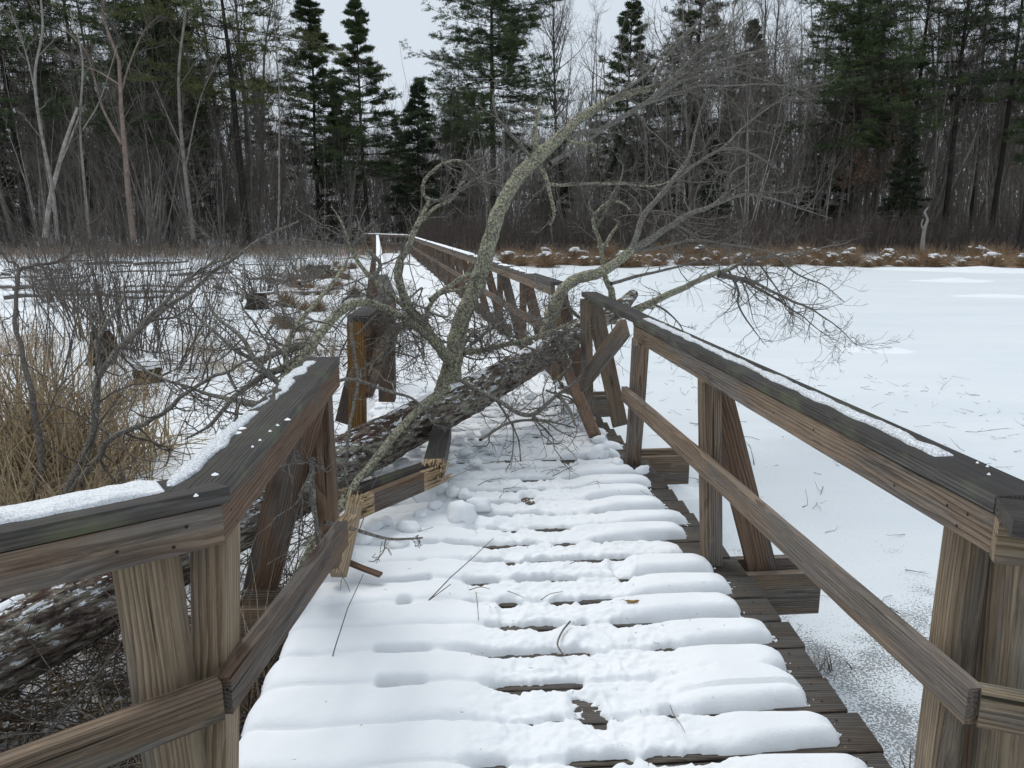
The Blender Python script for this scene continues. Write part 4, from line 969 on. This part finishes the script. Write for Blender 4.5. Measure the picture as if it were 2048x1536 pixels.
PINES = [  # px, distance, meshes, scale, label
    (985, 60, pD, .98, 'big dark full pine with layered boughs at the centre, cut by the top edge'),
    (640, 70, pB[0], 1.30, 'young pine with a slender pointed tip, its top just left of the middle sky gap'),
    (738, 64, pB[1], 1.17, 'broad-bottomed pine standing between the slender pointed pine and the big central pine'),
    (1240, 68, pB[0], 1.22, 'small pointed thin pine right of the tall leafless tree in the sky gap'),
    (1372, 70, pA[1], 1.02, 'grey-green pine whose pointed top leaves the frame above the arching limb'),
    (495, 58, pY, 1.22, 'yellow-green pine with boughs reaching right into the sky at upper left'),
    (345, 60, pD, 1.0, 'dark pine behind the forked pinkish tree at upper left'),
    (190, 66, pY, 1.3, 'olive green pine crown near the upper left corner'),
    (60, 60, pA[0], 1.15, 'tall sparse pine at the far left edge'),
    (1690, 58, pD, .95, 'brownish dark pine mixed with dead oak leaves right of the bare thicket crowns'),
    (1805, 60, pC[0], 1.0, 'tall straight pine, leftmost of the sparse tall pines on the right'),
    (1885, 58, pC[1], 1.02, 'tall straight pine, second from the left of the sparse tall pines on the right'),
    (1932, 62, pC[2], 1.05, 'tall pine with a ladder of thin boughs, third of the sparse pines on the right'),
    (1975, 56, pC[0], .98, 'tall dark pine, fourth of the sparse pines on the right'),
    (2040, 50, pC[1], .95, 'heavy dark pine cut by the right edge of the picture'),
    (2120, 52, pA[0], .9, 'full green pine at the right edge with low boughs'),
    (690, 70, hem[0], 1.25, 'hemlock with dark low boughs below the young pines left of centre'),
    (840, 63, hem[1], 1.30, 'narrow olive hemlock left of the big central pine'),
    (905, 70, hem[0], 1.25, 'shadowy hemlock under the left side of the big central pine'),
    (1225, 60, hem[0], .85, 'low green hemlock behind the fallen tree limbs, right of the leaning trunk'),
    (1420, 58, hem[1], .80, 'bushy green hemlock behind the forked right limbs'),
    (1330, 62, hem[0], .8, 'low spreading hemlock between two others behind the fallen tree'),
    (1640, 62, hem[1], 1.1, 'dense green hemlock under the pine with dead oak leaves'),
    (1790, 56, hem[0], .88, 'near-black hemlock at the base of the tall straight pines'),
    (1110, 68, hem[1], .9, 'dim hemlock behind the leaning lichened limb'),
    (30, 72, hem[1], 1.1, 'dark hemlock low at the left edge of the wood'),
    (430, 74, hem[0], 1.1, 'dark hemlock among the trunks at middle left'),
]
for (px, y, ms, s, lab) in PINES:
    plant('hemlock' if any(ms is h for h in hem) else 'pine_tree', ms, X(px, y), y, rng.uniform(0, 6), s, lab, 'tree')
plant('bare_tree', treemeshes(bare_tree(21, .16, 777, .01, 60, 0, .42, twig=1.2), M['bgbark'], M['bgtwig']), X(1122, 64), 64, 1., 1.08, 'tall leafless tree with fine upswept crown in the sky gap right of the central pine', 'tree')
# oak with clinging dead leaves
t_, c_ = bare_tree(15, .14, 555, .03, 26, 0, .25); mo = (t_.mesh('trunk', M['bgbark']), c_.mesh('crown', M['bgtwig']))
for px, y in ((1690, 58), (1760, 57)):
    e = plant('oak_tree', mo, X(px, y), y, rng.uniform(0, 6), .9, 'oak holding rusty dead leaves in front of the brownish pine' if px < 1700 else 'small oak holding rusty dead leaves above the near-black hemlock', 'tree')
    lb = MB(); cv = c_.arrays()[0]; cv = cv[(cv[:, 2] > 5) & (cv[:, 2] < 13)]; pk = cv[rng.integers(0, len(cv), 2600)]; tufts(lb, pk, np.tile([[0, 0, -.3]], (len(pk), 1)), 1, .12, .05, rng); link('leaves', lb.mesh('leaves', M['oakleaf']), e)
# trees of the front row: traced forked pinkish tree
def traced_tree(name, paths, mat, label, y):
    b = at(*paths[0][0][0], y); e = empty(name, b, label, 'tree'); tb = MB(); cb = MB()
    for i, (pts, r0, r1) in enumerate(paths):
        W3 = np.array([at(px, py, y+((j*i*.35) if i else 0)) for j, (px, py) in enumerate(pts)]); C = catmull(W3, 6); n = len(C)
        v, q = tubes(C[None], np.linspace(r0, r1, n)[None], 9); tb.add(v, q)
        r = np.random.default_rng(900+i); s, d, t, pr, par = kids(C[None], np.linspace(r0, r1, n)[None], 10 if i else 6, .35, 1, .7, r)
        l1 = r.uniform(.8, 3., len(s)); B = grow(s, d, l1, 6, .12, .06, r); RB = taper(len(s), 6, np.minimum(pr*.5, .04), .008); v, q = tubes(B, RB, 4); cb.add(v, q)
        s, d, t, pr, par = kids(B, RB, 6, .1, 1, .7, r); l2 = l1[par]*.4; B2 = grow(s, d, l2, 4, .12, .06, r); v, q = tubes(B2, taper(len(s), 4, .012, .005), 3); cb.add(v, q)
    put('trunk', tb, mat, e); put('crown', cb, M['bgtwig'] if mat != M['bgpale'] else M['bgbark'], e); return e
traced_tree('bare_tree', [([(268, 480), (258, 400), (250, 300), (243, 220), (238, 120)], .21, .10), ([(238, 120), (215, 60), (205, 20), (212, -20)], .09, .05), ([(245, 290), (222, 250), (203, 210), (190, 160), (170, 100), (130, 60)], .10, .03), ([(240, 190), (262, 120), (290, 60), (320, 30)], .07, .02), ([(240, 170), (200, 145), (160, 128), (110, 95)], .06, .02)], M['bgpink'], 'tall pinkish-barked bare tree with a forked crown at upper left', 50)
traced_tree('bare_tree', [([(90, 475), (100, 400), (115, 340), (130, 285), (155, 215)], .16, .08), ([(115, 340), (150, 255), (165, 215)], .07, .04)], M['bgpale'], 'leaning pale dead trunk left of the pinkish tree', 48)
traced_tree('bare_tree', [([(115, 480), (105, 380), (80, 250), (70, 150), (85, 60), (80, -20)], .12, .05), ([(75, 200), (50, 100), (20, 20)], .06, .02)], M['bgpale'], 'slender pale tree with split stems near the left edge', 47)
traced_tree('bare_tree', [([(180, 478), (170, 380), (160, 250), (165, 120), (140, 20)], .10, .04), ([(165, 260), (200, 200), (235, 90)], .05, .02)], M['bgpale'], 'slender pale tree just left of the pinkish forked tree', 49)
traced_tree('bare_tree', [([(388, 480), (375, 380), (362, 260), (358, 140), (372, 20)], .16, .07), ([(366, 300), (330, 220), (300, 150)], .06, .02), ([(372, 330), (400, 200), (440, 110)], .06, .02)], M['bgbark'], 'grey tree with snow in its fork right of the pinkish tree', 52)
# white snag on the far shore
sp_ = [(1845, 502), (1846, 480), (1850, 455), (1855, 440), (1850, 425), (1856, 415)]
W3 = np.array([at(a, b, 45.) for a, b in sp_]); C = catmull(W3, 5); mb = MB(); v, q = tubes(C[None], np.linspace(.13, .03, len(C))[None], 8); mb.add(v, q)
W3 = np.array([at(a, b, 45.) for a, b in [(1849, 462), (1843, 450), (1846, 438)]]); C = catmull(W3, 5); v, q = tubes(C[None], np.linspace(.06, .02, len(C))[None], 6); mb.add(v, q)
tag(put_thing('dead_snag', mb, M['snag'], at(1845, 502, 45.)), 'short bleached white dead snag on the far shore at right', 'snag')

# rank and file of bare trees
r_ = np.random.default_rng(42); cnt = 0
WL = 'slender bare grey tree standing in the dense wood beyond the marsh'
def lanes(n, ya, yb, kinds, smin, smax, lab, grp, pxa=-150, pxb=2200, front=False):
    for i in range(n):
        px = pxa+(pxb-pxa)*((i+r_.random())/n); y = ya+(yb-ya)*r_.random()**1.2
        if px < 760 and y < 57 and not front: y = 57+(y-50)*.5
        ms = kinds[r_.integers(0, len(kinds))]; s = r_.uniform(smin, smax)
        if 1060 < px < 1190: s *= .66
        if 860 < px < 1110: s *= .62
        if 560 < px < 880: s *= .5
        if 1190 < px < 1330: s *= .62
        plant('bare_tree', ms, X(px, y), y, r_.uniform(0, 6.28), s, lab, 'tree', grp, tiltx=r_.normal(0, .03))
lanes(120, 60, 84, bare, 1.0, 1.4, WL, 'bare grey trees of the wood')
lanes(90, 57, 75, slim, .9, 1.45, 'thin straight young bare tree in the wood beyond the marsh', 'thin young bare trees of the wood')
lanes(50, 55, 68, clump, .8, 1.35, 'many-stemmed bare tree clump at the edge of the wood', 'many-stemmed bare clumps')
# far-off wood behind as one mass
far_v = [bare_tree(17+i, .17, 600+i, .03, 16, 0, .25, twig=.6) for i in range(3)]; far_p = [pine(20+i*3, .25, 620+i, start=.25, maxl=5., shape=.7, gap=1., m=4, needle=.36, nw=.07) for i in range(2)]
def scatter(kind, n, ya, yb, pick, mats, name, smin=.8, smax=1.15):
    A_ = MB(); B_ = MB()
    for i in range(n):
        y = r_.uniform(ya, yb); x = X(r_.uniform(-250, 2300), y); t_, c_ = kind[r_.integers(0, len(kind))]; s = r_.uniform(smin, smax); a = r_.uniform(0, 6.28); z = gz(x, y)-.1
        px = x/(y)*FPX+1024
        if 560 < px < 1340: s *= .5
        R_ = np.array([[math.cos(a), -math.sin(a), 0], [math.sin(a), math.cos(a), 0], [0, 0, 1]])*s
        for src, dst in ((t_, A_), (c_, B_)):
            v, q, tt = src.arrays(); dst.add(v@R_.T+np.array((x, y, z)), q, tt)
    o1 = link(name, A_.mesh(name, mats[0])); tag(o1, kind='stuff'); o2 = link(name+'_crowns', B_.mesh(name, mats[1])); tag(o2, kind='stuff')
scatter(far_v, 300, 84, 150, None, (M['bgbark'], M['bgtwig']), 'distant_wood', 1.0, 1.4)
scatter(far_p, 48, 86, 150, None, (M['bgdark'], M['hemlock']), 'distant_pines', .7, 1.1)

# brushy thicket along the wood edge (uncountable stems)
def thicket(name, n, px0, px1, ya, yb, h0, h1, mat, k=3, sub=3, seed=1, rr0=.011):
    r = np.random.default_rng(seed); y = r.uniform(ya, yb, n); px = r.uniform(px0, px1, n); x = X(px, y); z = ground_z(x, y)-.05
    s = np.stack([x, y, z], -1); d = np.stack([r.normal(0, .22, n), r.normal(0, .22, n), np.ones(n)], -1); L = r.uniform(h0, h1, n)*(1+.35*fbm(x*.3, y*.3, 0, seed))
    A = grow(s, d, L, 4, .09, .02, r); RA = taper(n, 4, rr0, rr0*.4); mb = MB(); v, q = tubes(A, RA, 3); mb.add(v, q)
    s, d, t, pr, par = kids(A, RA, sub, .25, 1, .5, r, .2); v, q = tubes(grow(s, d, L[par]*.4*r.uniform(.4, 1, len(s)), 2, .1, .03, r), taper(len(s), 2, rr0*.55, rr0*.3), 3); mb.add(v, q)
    o = put(name, mb, mat); tag(o, kind='stuff'); return o
thicket('brush_thicket', 8000, 830, 2250, 49.5, 58, 1.3, 3.0, M['thicket'], seed=11)
thicket('brush_thicket', 1500, -200, 860, 51, 62, .5, 1.5, M['thicket'], seed=12)
thicket('distant_saplings', 6000, -250, 2300, 78, 125, 5, 13, M['bgbark'], seed=21, sub=4, rr0=.035)
thicket('undergrowth', 6500, -250, 2300, 58, 80, 1.5, 4.5, M['bgtwig'], seed=13, rr0=.014)
thicket('marsh_grass', 5000, -250, 900, 45, 56, .3, .7, M['sedge'], seed=14, sub=1, rr0=.012)
thicket('marsh_grass', 1600, 850, 2250, 48.5, 52, .4, 1.0, M['sedge'], seed=15, sub=1, rr0=.012)

# ------------------------------------------------------------------ tussocks of sedge along the far shore
def tussock(seed, h=.75, w=.42):
    mb = blades(520, h, .75, .016, seed, w*.45, -.75, .6, .12); cap = MB()
    bm = bmesh.new(); bmesh.ops.create_icosphere(bm, subdivisions=2, radius=1); co = np.array([v.co[:] for v in bm.verts]); tris = np.array([[v.index for v in f.verts] for f in bm.faces]); bm.free(); rr_s = np.random.default_rng(seed)
    for _ in range(13):
        a = rr_s.uniform(0, 6.28); q_ = rr_s.random()**.7; d_ = w*.75*q_; sz = rr_s.uniform(.04, .14)*w/.5*(1.25-q_)
        cap.add(co*(1+.3*fbm(co[:, 0]*2+a*9, co[:, 1]*2, co[:, 2]*2, seed, 2))[:, None]*np.array((sz, sz, sz*.45))+np.array((d_*math.cos(a), d_*math.sin(a), h*(.60-.26*q_*q_)+rr_s.uniform(-.03, .04))), t=tris)
    return mb.mesh('grass_blades', M['sedge']), cap.mesh('snow_cap', M['snow'])
TU = [tussock(70+i, .95+.08*i, .55+.05*i) for i in range(5)]
def place_tussock(x, y, s, lab, grp, z=None, snow=True):
    e = empty('sedge_tussock', (x, y, (max(gz(x, y), -.62) if z is None else z)), lab, 'tussock', grp); e.scale = (s, s, s*r_.uniform(.8, 1.15)); e.rotation_euler = (0, 0, r_.uniform(0, 6)); ms = TU[r_.integers(0, 5)]
    link('grass_blades', ms[0], e)
    if snow: tag(link('snow_cap', ms[1], e), kind='stuff')
for i in range(56):
    px = 1000+1130*((i+r_.random())/56)+26*math.sin(i*2.1); x = X(px, 43.5); y = float(shore(np.array(x)))-r_.uniform(.1, 2.2)-(1.8 if r_.random() < .25 else 0); x = X(px, y)
    place_tussock(x, y, r_.uniform(.6, 1.25), 'snow-capped rusty sedge tussock at the edge of the far shore', 'sedge tussocks along the far shore', snow=r_.random() < .85)
for i in range(26):
    px = 1000+1130*((i+r_.random())/26); x = X(px, 46); y = float(shore(np.array(x)))+r_.uniform(.3, 2.4); x = X(px, y)
    place_tussock(x, y, r_.uniform(.8, 1.25), 'snow-dusted sedge tussock in the second row behind the shore', 'sedge tussocks behind the shore', snow=r_.random() < .4)
for i in range(30):
    px = r_.uniform(560, 800); y = r_.uniform(16, 40); x = X(px, y)
    if abs(x-float(decky(y))) < 1.6: x -= 2.
    place_tussock(x, y, r_.uniform(.3, .55), 'small rusty sedge tussock in the snow left of the far boardwalk', 'tussocks left of the far boardwalk')

# ------------------------------------------------------------------ left marsh: shrubs, reeds, logs, stumps
def shrub_at(px, py_base, y, mb, mat, name, label, cat, group=None):
    x = X(px, y); z = gz(x, y); o = link(name, mb.mesh(name, mat), None, (x, y, z)); return tag(o, label, cat, group)
shrub_at(255, 0, 12.0, shrub(48, 2.9, .34, .012, 31, .08, .03), M['darkstem'], 'alder_shrub', 'dark many-stemmed leafless shrub behind the reeds at left', 'shrub')
shrub_at(330, 0, 10.6, shrub(28, 2.6, .42, .011, 32, .09, .03), M['darkstem'], 'alder_shrub', 'dark leafless shrub right of the largest one, above the snowy stump', 'shrub')
shrub_at(175, 0, 14.0, shrub(34, 2.7, .38, .012, 33, .08, .03), M['darkstem'], 'alder_shrub', 'dark leafless shrub at far left behind the cattails', 'shrub')
shrub_at(395, 0, 14.5, shrub(26, 2.2, .4, .010, 34, .08, .03), M['darkstem'], 'alder_shrub', 'sparser leafless shrub beside the frozen channel', 'shrub')
shrub_at(60, 0, 9.0, shrub(26, 2.6, .42, .011, 35, .10, .02), M['darkstem'], 'alder_shrub', 'leafless shrub at the left edge rising over the reeds', 'shrub')
shrub_at(520, 0, 24, shrub(34, 1.8, .9, .02, 36, .12, -.05), M['darkstem'], 'brush_mound', 'arched mound of grey brush beyond the frozen channel', 'brush')
shrub_at(600, 0, 27, shrub(60, 2.2, 1.2, .02, 37, .12, -.09), M['bgbark'], 'brush_mound', 'largest domed mound of grey twigs beyond the frozen channel', 'brush')
shrub_at(120, 0, 22, shrub(34, 2.0, .5, .02, 38, .12, 0), M['bgbark'], 'brush_mound', 'tangle of grey stems in the snow at far left', 'brush')
for i in range(20):
    px = r_.uniform(-40, 700); y = r_.uniform(17, 46)
    shrub_at(px, 0, y, shrub(14, 1.9, .45, .015, 500+i, .12, .0, 4, 3), M['bgbark'], 'bare_shrub', 'thin leafless shrub standing in the snowy marsh at left', 'shrub', 'thin leafless shrubs of the marsh')
# leaning lichened shrub trunk close behind the near reeds
def traced(name, paths, mat, tmat, label, cat, dens=1., tl=.6):
    b = at(*paths[0][0][0]); e = empty(name, b, label, cat)
    for i, (pts, r0, r1) in enumerate(paths):
        C = catmull(np.array([at(*p) for p in pts]), 8); n = len(C); dd = np.linspace(0, 1, n)
        C = C+np.stack([fbm(dd*9, i, j, 80+j, 3) for j in range(3)], -1)*.03; Rr = np.linspace(r0, r1, n)
        mb = MB(); v, q = tubes(C[None], Rr[None], 9); mb.add(v, q); s = put('stem', mb, mat, e); tb = MB(); twigify(C, Rr, dens, tl, tb, 800+i+int(b[0]*10)); tw = put('twigs', tb, tmat, s); tw.location = (0, 0, 0); tag(tw, kind='stuff')
    return e
traced('leaning_shrub', [([(125, 1000, 4.9), (165, 930, 5.), (195, 850, 5.1), (200, 760, 5.2), (250, 690, 5.4), (300, 640, 5.6), (370, 590, 5.8), (430, 540, 6.), (520, 480, 6.3), (600, 440, 6.5)], .032, .008),
    ([(200, 760, 5.2), (192, 690, 5.3), (240, 610, 5.5), (250, 560, 5.7)], .02, .006), ([(250, 690, 5.4), (330, 600, 5.5), (420, 530, 5.8), (500, 500, 6.)], .02, .006)], M['limb2'], M['darkstem'], 'leaning lichen-grey shrub stem rising rightward out of the near reeds', 'shrub', .9)
traced('leaning_shrub', [([(140, 985, 4.9), (200, 920, 4.8), (225, 880, 4.7), (290, 850, 4.6), (340, 815, 4.5), (400, 765, 4.4), (470, 735, 4.4), (560, 700, 4.5)], .024, .006), ([(215, 890, 4.7), (200, 850, 4.7), (180, 810, 4.8)], .014, .004)], M['limb2'], M['darkstem'], 'low arching grey shrub branch reaching toward the left railing', 'shrub', 1.1)
traced('leaning_shrub', [([(60, 1000, 4.9), (85, 930, 5.), (75, 820, 5.2), (45, 700, 5.5), (33, 620, 5.7), (38, 545, 5.9), (60, 530, 6.), (130, 515, 6.2), (150, 460, 6.4)], .024, .008), ([(38, 545, 5.9), (20, 520, 6.), (-10, 500, 6.)], .012, .006)], M['darkstem'], M['darkstem'], 'dark crooked shrub stem at the left edge with a bent top', 'shrub', .8)
# reeds
RE = [(40, 5.2, 1.5, 150), (110, 6.0, 1.65, 190), (175, 6.3, 1.5, 170), (60, 7.2, 1.6, 170), (0, 6.2, 1.5, 150), (130, 7.8, 1.3, 150), (220, 6.8, 1.1, 120), (25, 4.2, 1.2, 100), (90, 4.5, 1.0, 90), (170, 4.6, .9, 70), (250, 4.5, .75, 60), (300, 4.3, .6, 36), (-60, 4.6, 1.4, 120), (-40, 5.8, 1.5, 140), (330, 4.9, .7, 30)]
for i, (px, y, h, n) in enumerate(RE):
    x = X(px, y); o = link('reed_clump', blades(int(n*.42), h*1.05, .30, .010, 40+i, .6, -.15, .25, .13).mesh('reed_clump', M['reed']), None, (x, y, gz(x, y)))
    tag(o, 'upright clump of dry tan cattail leaves beyond the left railing', 'reeds', 'cattail clumps at left')
    o = link('reed_litter', blades(int(n*.9), h*.8, 1.3, .009, 140+i, .5, -.5, .4, .16).mesh('reed_litter', M['wetreed'] if i % 2 else M['reed']), None, (x, y, gz(x, y)+.02)); tag(o, kind='stuff')
TF = [(615, 14.2, .75, .5, 'rusty grass tuft standing at the edge of the frozen channel'), (440, 10.8, .45, .35, 'small tan grass tuft on open snow left of the walkway'), (395, 12.2, .4, .3, 'drooping pale grass tuft behind the small tan one'), (30, 11.2, .7, .6, 'brown matted grass hummock at the left edge'), (60, 12.5, .6, .6, 'brown grass hummock beside the dark crooked stem'), (640, 12.6, .4, .4, 'low rusty grass patch right of the channel tuft'), (560, 13, .35, .5, 'low straw patch left of the channel tuft'), (270, 8.7, .5, .3, 'rust-stemmed grass beside the snow-capped stump'), (690, 20, .5, .4, 'rusty grass tuft beside the far left railing'), (655, 24, .5, .4, 'rusty grass tuft near the domed brush mound')]
for i, (px, y, h, w, lab) in enumerate(TF):
    x = X(px, y); o = link('grass_tuft', blades(220, h, .35, .005, 90+i, w, -.3, .3, .12).mesh('grass_tuft', M['sedge'] if i not in (1, 2, 6) else M['reed']), None, (x, y, max(gz(x, y), -.6))); tag(o, lab, 'grass tuft')
# stumps with snow hats
def stump(px, y, r0, h, lab, hat=True):
    x = X(px, y); z = max(gz(x, y), -.6); e = empty('tree_stump', (x, y, z), lab, 'stump'); P = np.array([[0, 0, -.1], [0, 0, h*.4], [.01, 0, h*.8], [.01, .01, h]]); mb, C, _ = rough_tube(P, [r0*1.3, r0*1.05, r0, r0*.85], 28, .35, 6, int(px), 6, .2)
    link('wood', mb.mesh('wood', M['rubble']), e)
    if hat:
        bm = bmesh.new(); bmesh.ops.create_icosphere(bm, subdivisions=3, radius=1); co = np.array([v.co[:] for v in bm.verts]); tr = np.array([[v.index for v in f.verts] for f in bm.faces]); bm.free()
        n = fbm(co[:, 0]*1.5+px, co[:, 1]*1.5, co[:, 2], 3, 3); c = MB(); c.add(co*(1+.2*n)[:, None]*np.array((r0*1.15, r0*1.15, r0*.6))+np.array((0, 0, h+.02)), t=tr); link('snow_cap', c.mesh('snow_cap', M['snow']), e)
stump(295, 9.6, .15, .22, 'dark stump with a round white snow hat beside the reeds')
stump(512, 20.5, .26, .42, 'black root plate sticking out of the snow by the frozen channel', False)
stump(205, 11, .16, .5, 'dark mossy stump behind the cattail leaves', False)
stump(628, 33, .3, .6, 'left one of two dark stumps near the far left railing'); stump(645, 31, .3, .6, 'right one of two dark stumps near the far left railing')
# fallen logs lying over the snow
for i in range(34):
    px = r_.uniform(-60, 640); y = r_.uniform(22, 44); x = X(px, y); z = max(gz(x, y), -.6)+.10; L = r_.uniform(1.0, 4.5); a = r_.normal(0, .8); rr0 = r_.uniform(.03, .10)
    P = np.array([[-L/2, 0, -.02], [-L/6, .1*r_.normal(), .03], [L/5, .1*r_.normal(), 0], [L/2, 0, .12*r_.random()]]); c, s = math.cos(a), math.sin(a); P = P@np.array([[c, s, 0], [-s, c, 0], [0, 0, 1.]])
    mb, C, Rr = rough_tube(P, [rr0, rr0*.9, rr0*.7, rr0*.5], 9, .15, 4, i, 5)
    e = empty('fallen_log', (x, y, z), 'weathered log lying flat in the snowy marsh at left', 'log', 'fallen logs in the left marsh'); link('wood', mb.mesh('wood', M['bgbark']), e)
    sb = MB(); v, q = tubes((C+np.array((0, 0, rr0*.75)))[None], (Rr*.62)[None], 7); sb.add(v, q); link('snow_cap', sb.mesh('snow_cap', M['snow']), e)
# tangle of twigs and litter under the trunk at lower left
def litter(name, n, x0, x1, y0, y1, l0, l1, rr0, mat, seed, zf, steep=.12, sub=0):
    r = np.random.default_rng(seed); x = r.uniform(x0, x1, n); y = r.uniform(y0, y1, n); s = np.stack([x, y, zf(x, y)+.008], -1); a = r.uniform(0, 2*PI, n); d = np.stack([np.cos(a), np.sin(a), np.abs(r.normal(0, steep, n))], -1)
    L = r.uniform(l0, l1, n); A = grow(s, d, L, 4, .13, 0, r); mb = MB(); RA = taper(n, 4, rr0*r.uniform(.4, 1.2, n), rr0*.3); v, q = tubes(A, RA, 4); mb.add(v, q)
    if sub:
        s, d, t, pr, par = kids(A, RA, sub, .2, 1, .7, r, .2, flat=.3); v, q = tubes(grow(s, d, L[par]*.4, 3, .13, 0, r), taper(len(s), 3, rr0*.5, rr0*.25), 3); mb.add(v, q)
    o = put(name, mb, mat); tag(o, kind='stuff'); return o
litter('branch_tangle', 260, -2.6, -.95, 1.4, 3.6, .3, 1.1, .006, M['darkstem'], 3, lambda x, y: ground_z(x, y)+.05, .45, 4)
litter('branch_tangle', 90, -2.4, -1.0, 2.6, 5.2, .3, 1.2, .006, M['twig'], 4, lambda x, y: ground_z(x, y), .5, 4)
litter('reed_litter', 1500, -3.0, -1.0, 1.0, 3.9, .15, .6, .006, M['wetreed'], 5, lambda x, y: ground_z(x, y)+.02, .15)
litter('reed_litter', 1100, -3.0, -1.0, 1.0, 3.7, .10, .45, .005, M['reedbrown'], 15, lambda x, y: ground_z(x, y)+.06, .25)
litter('branch_tangle', 300, -2.8, -.98, 1.2, 3.9, .15, .5, .004, M['twig'], 16, lambda x, y: ground_z(x, y)+.08, .35, 3)
litter('marsh_litter', 700, -7, -1.4, 4, 16, .1, .5, .004, M['reedbrown'], 17, lambda x, y: ground_z(x, y)+.01, .3)
litter('marsh_litter', 500, -12, -1.4, 8, 30, .3, 1.4, .007, M['bgbark'], 18, lambda x, y: ground_z(x, y)+.02, .5, 2)
for i, (px, y, h, n) in enumerate([(560, 2.9, .9, 40), (600, 3.1, .8, 30), (470, 2.3, .7, 40), (420, 2.6, .6, 40), (540, 2.3, .6, 40), (100, 2.2, .5, 60), (230, 2.4, .5, 60)]):
    x = X(px, y); o = link('reed_clump', blades(n, h, .22, .006, 240+i, .15, -.35, .3, .10).mesh('reed_clump', M['wetreed'] if i > 3 else M['reed']), None, (x-.22, y, gz(x, y))); tag(o, 'bent dead reeds poking up between the left railing and the fallen trunk', 'reeds', 'bent reeds under the left railing')
o = litter('ice_twigs', 260, 1.3, 6.5, 3.4, 11.5, .04, .22, .0028, M['darkstem'], 6, lambda x, y: -.60+0*x, .04, 1)
litter('ice_twigs', 30, 1.3, 6.0, 4.5, 11, .2, .6, .004, M['darkstem'], 7, lambda x, y: -.60+0*x, .04, 3)
litter('deck_twigs', 60, -.6, .8, 4.2, 7.0, .06, .3, .0028, M['darkstem'], 8, lambda x, y: .045+0*x, .05, 2)
litter('deck_crumbs', 130, -.7, .9, 1.8, 5.0, .006, .02, .0013, M['darkstem'], 9, lambda x, y: .05+0*x, .02, 0)
# single twigs on the deck
TW = [([(1140, 1243), (1125, 1262), (1115, 1285), (1120, 1300), (1130, 1312)], .0045, 'thickest curved twig lying on the trodden snow'), ([(1340, 1410), (1348, 1430), (1362, 1450), (1370, 1465)], .0017, 'thin crooked twig near the lower right of the snowy deck'), ([(952, 1184), (955, 1210), (957, 1240)], .0018, 'straight thin twig lying lengthwise left of the middle'), ([(938, 1180), (960, 1174), (980, 1178)], .002, 'small forked twig above the straight thin one'), ([(1015, 1182), (1032, 1188), (1048, 1195)], .0018, 'short dark twig at the middle of the deck'), ([(1082, 1200), (1100, 1188), (1125, 1183)], .002, 'slightly bent short twig right of the middle one'), ([(1140, 1128), (1155, 1121)], .002, 'tiny forked twig above the leaf')]
for pts, r0, lab in TW:
    W3 = np.array([atz(a, b, .052) for a, b in pts]); C = catmull(W3, 5); mb = MB(); v, q = tubes(C[None], np.linspace(r0, r0*.6, len(C))[None], 6); mb.add(v, q); tag(put_thing('twig', mb, M['twig'], W3[0]), lab, 'twig')
c = atz(1265, 1203, .056); mb = MB(); a = np.linspace(0, 2*PI, 25)[:-1]; rr2 = .026*(1+.25*np.sin(a*7)); vv = np.stack([rr2*np.cos(a), .45*rr2*np.sin(a), .006*np.sin(a*3)], -1); mb.add(np.vstack([vv, (0, 0, .006)])+c, t=[(i, (i+1) % 24, 24) for i in range(24)])
v, q = tubes(np.array([[c+(-.024, .004, 0), c+(-.045, .012, .004)]]), np.full((1, 2), .001), 4); mb.add(v, q); tag(put_thing('dead_leaf', mb, M['leaf'], c), 'single yellow-brown dead leaf on the trodden snow', 'leaf')
# low snow mounds on the pond
for (px, py, w, h, lab) in [(1910, 562, 1.1, .16, 'small pointed snow mound far out on the pond'), (1990, 592, .9, .09, 'low snow mound at the right edge of the pond'), (1745, 700, .55, .06, 'flat snow mound below the drooping twigs'), (1430, 567, .9, .08, 'faint snow mound behind the low limb'), (1350, 985, .22, .10, 'bank of snow on the ice behind the third right post'), (1960, 540, 3.2, .18, 'wide low drift along the far shore at right')]:
    p = atz(px, py, -.6); a = np.linspace(0, 2*PI, 33)[:-1]; rs = np.linspace(0, 1, 14); A, R_ = np.meshgrid(a, rs); rr2 = R_*w*(1+.15*np.sin(A*3+px)); Z = h*np.clip(1-R_, 0, 1)**1.8*(1+.3*fbm(A*0+R_*3, A, 0, px % 9))-.002
    v = np.stack([p[0]+rr2*np.cos(A)*1.6, p[1]+rr2*np.sin(A)*.8, -.6+Z], -1); idx = np.arange(14*32).reshape(14, 32); q = np.stack([idx[:-1], np.roll(idx[:-1], -1, 1), np.roll(idx[1:], -1, 1), idx[1:]], -1).reshape(-1, 4)
    mb = MB(); mb.add(v, q); tag(put_thing('snow_mound', mb, M['ground'], p), lab, 'snow mound')
# grass by the deck edge, lower right
for px, py, h, n, lab in [(1650, 1345, .22, 26, 'small dead reed tuft beside the beam end on the right'), (1700, 1340, .15, 8, 'broken reed stem frozen into the ice at right'), (1830, 1530, .25, 12, 'wisps of dark grass at the foot of the right railing')]:
    p = atz(px, py, -.6); o = link('grass_tuft', blades(n, h, .6, .004, int(px), .05, -.4, .3, .12).mesh('grass_tuft', M['wetreed']), None, tuple(p)); tag(o, lab, 'grass tuft')
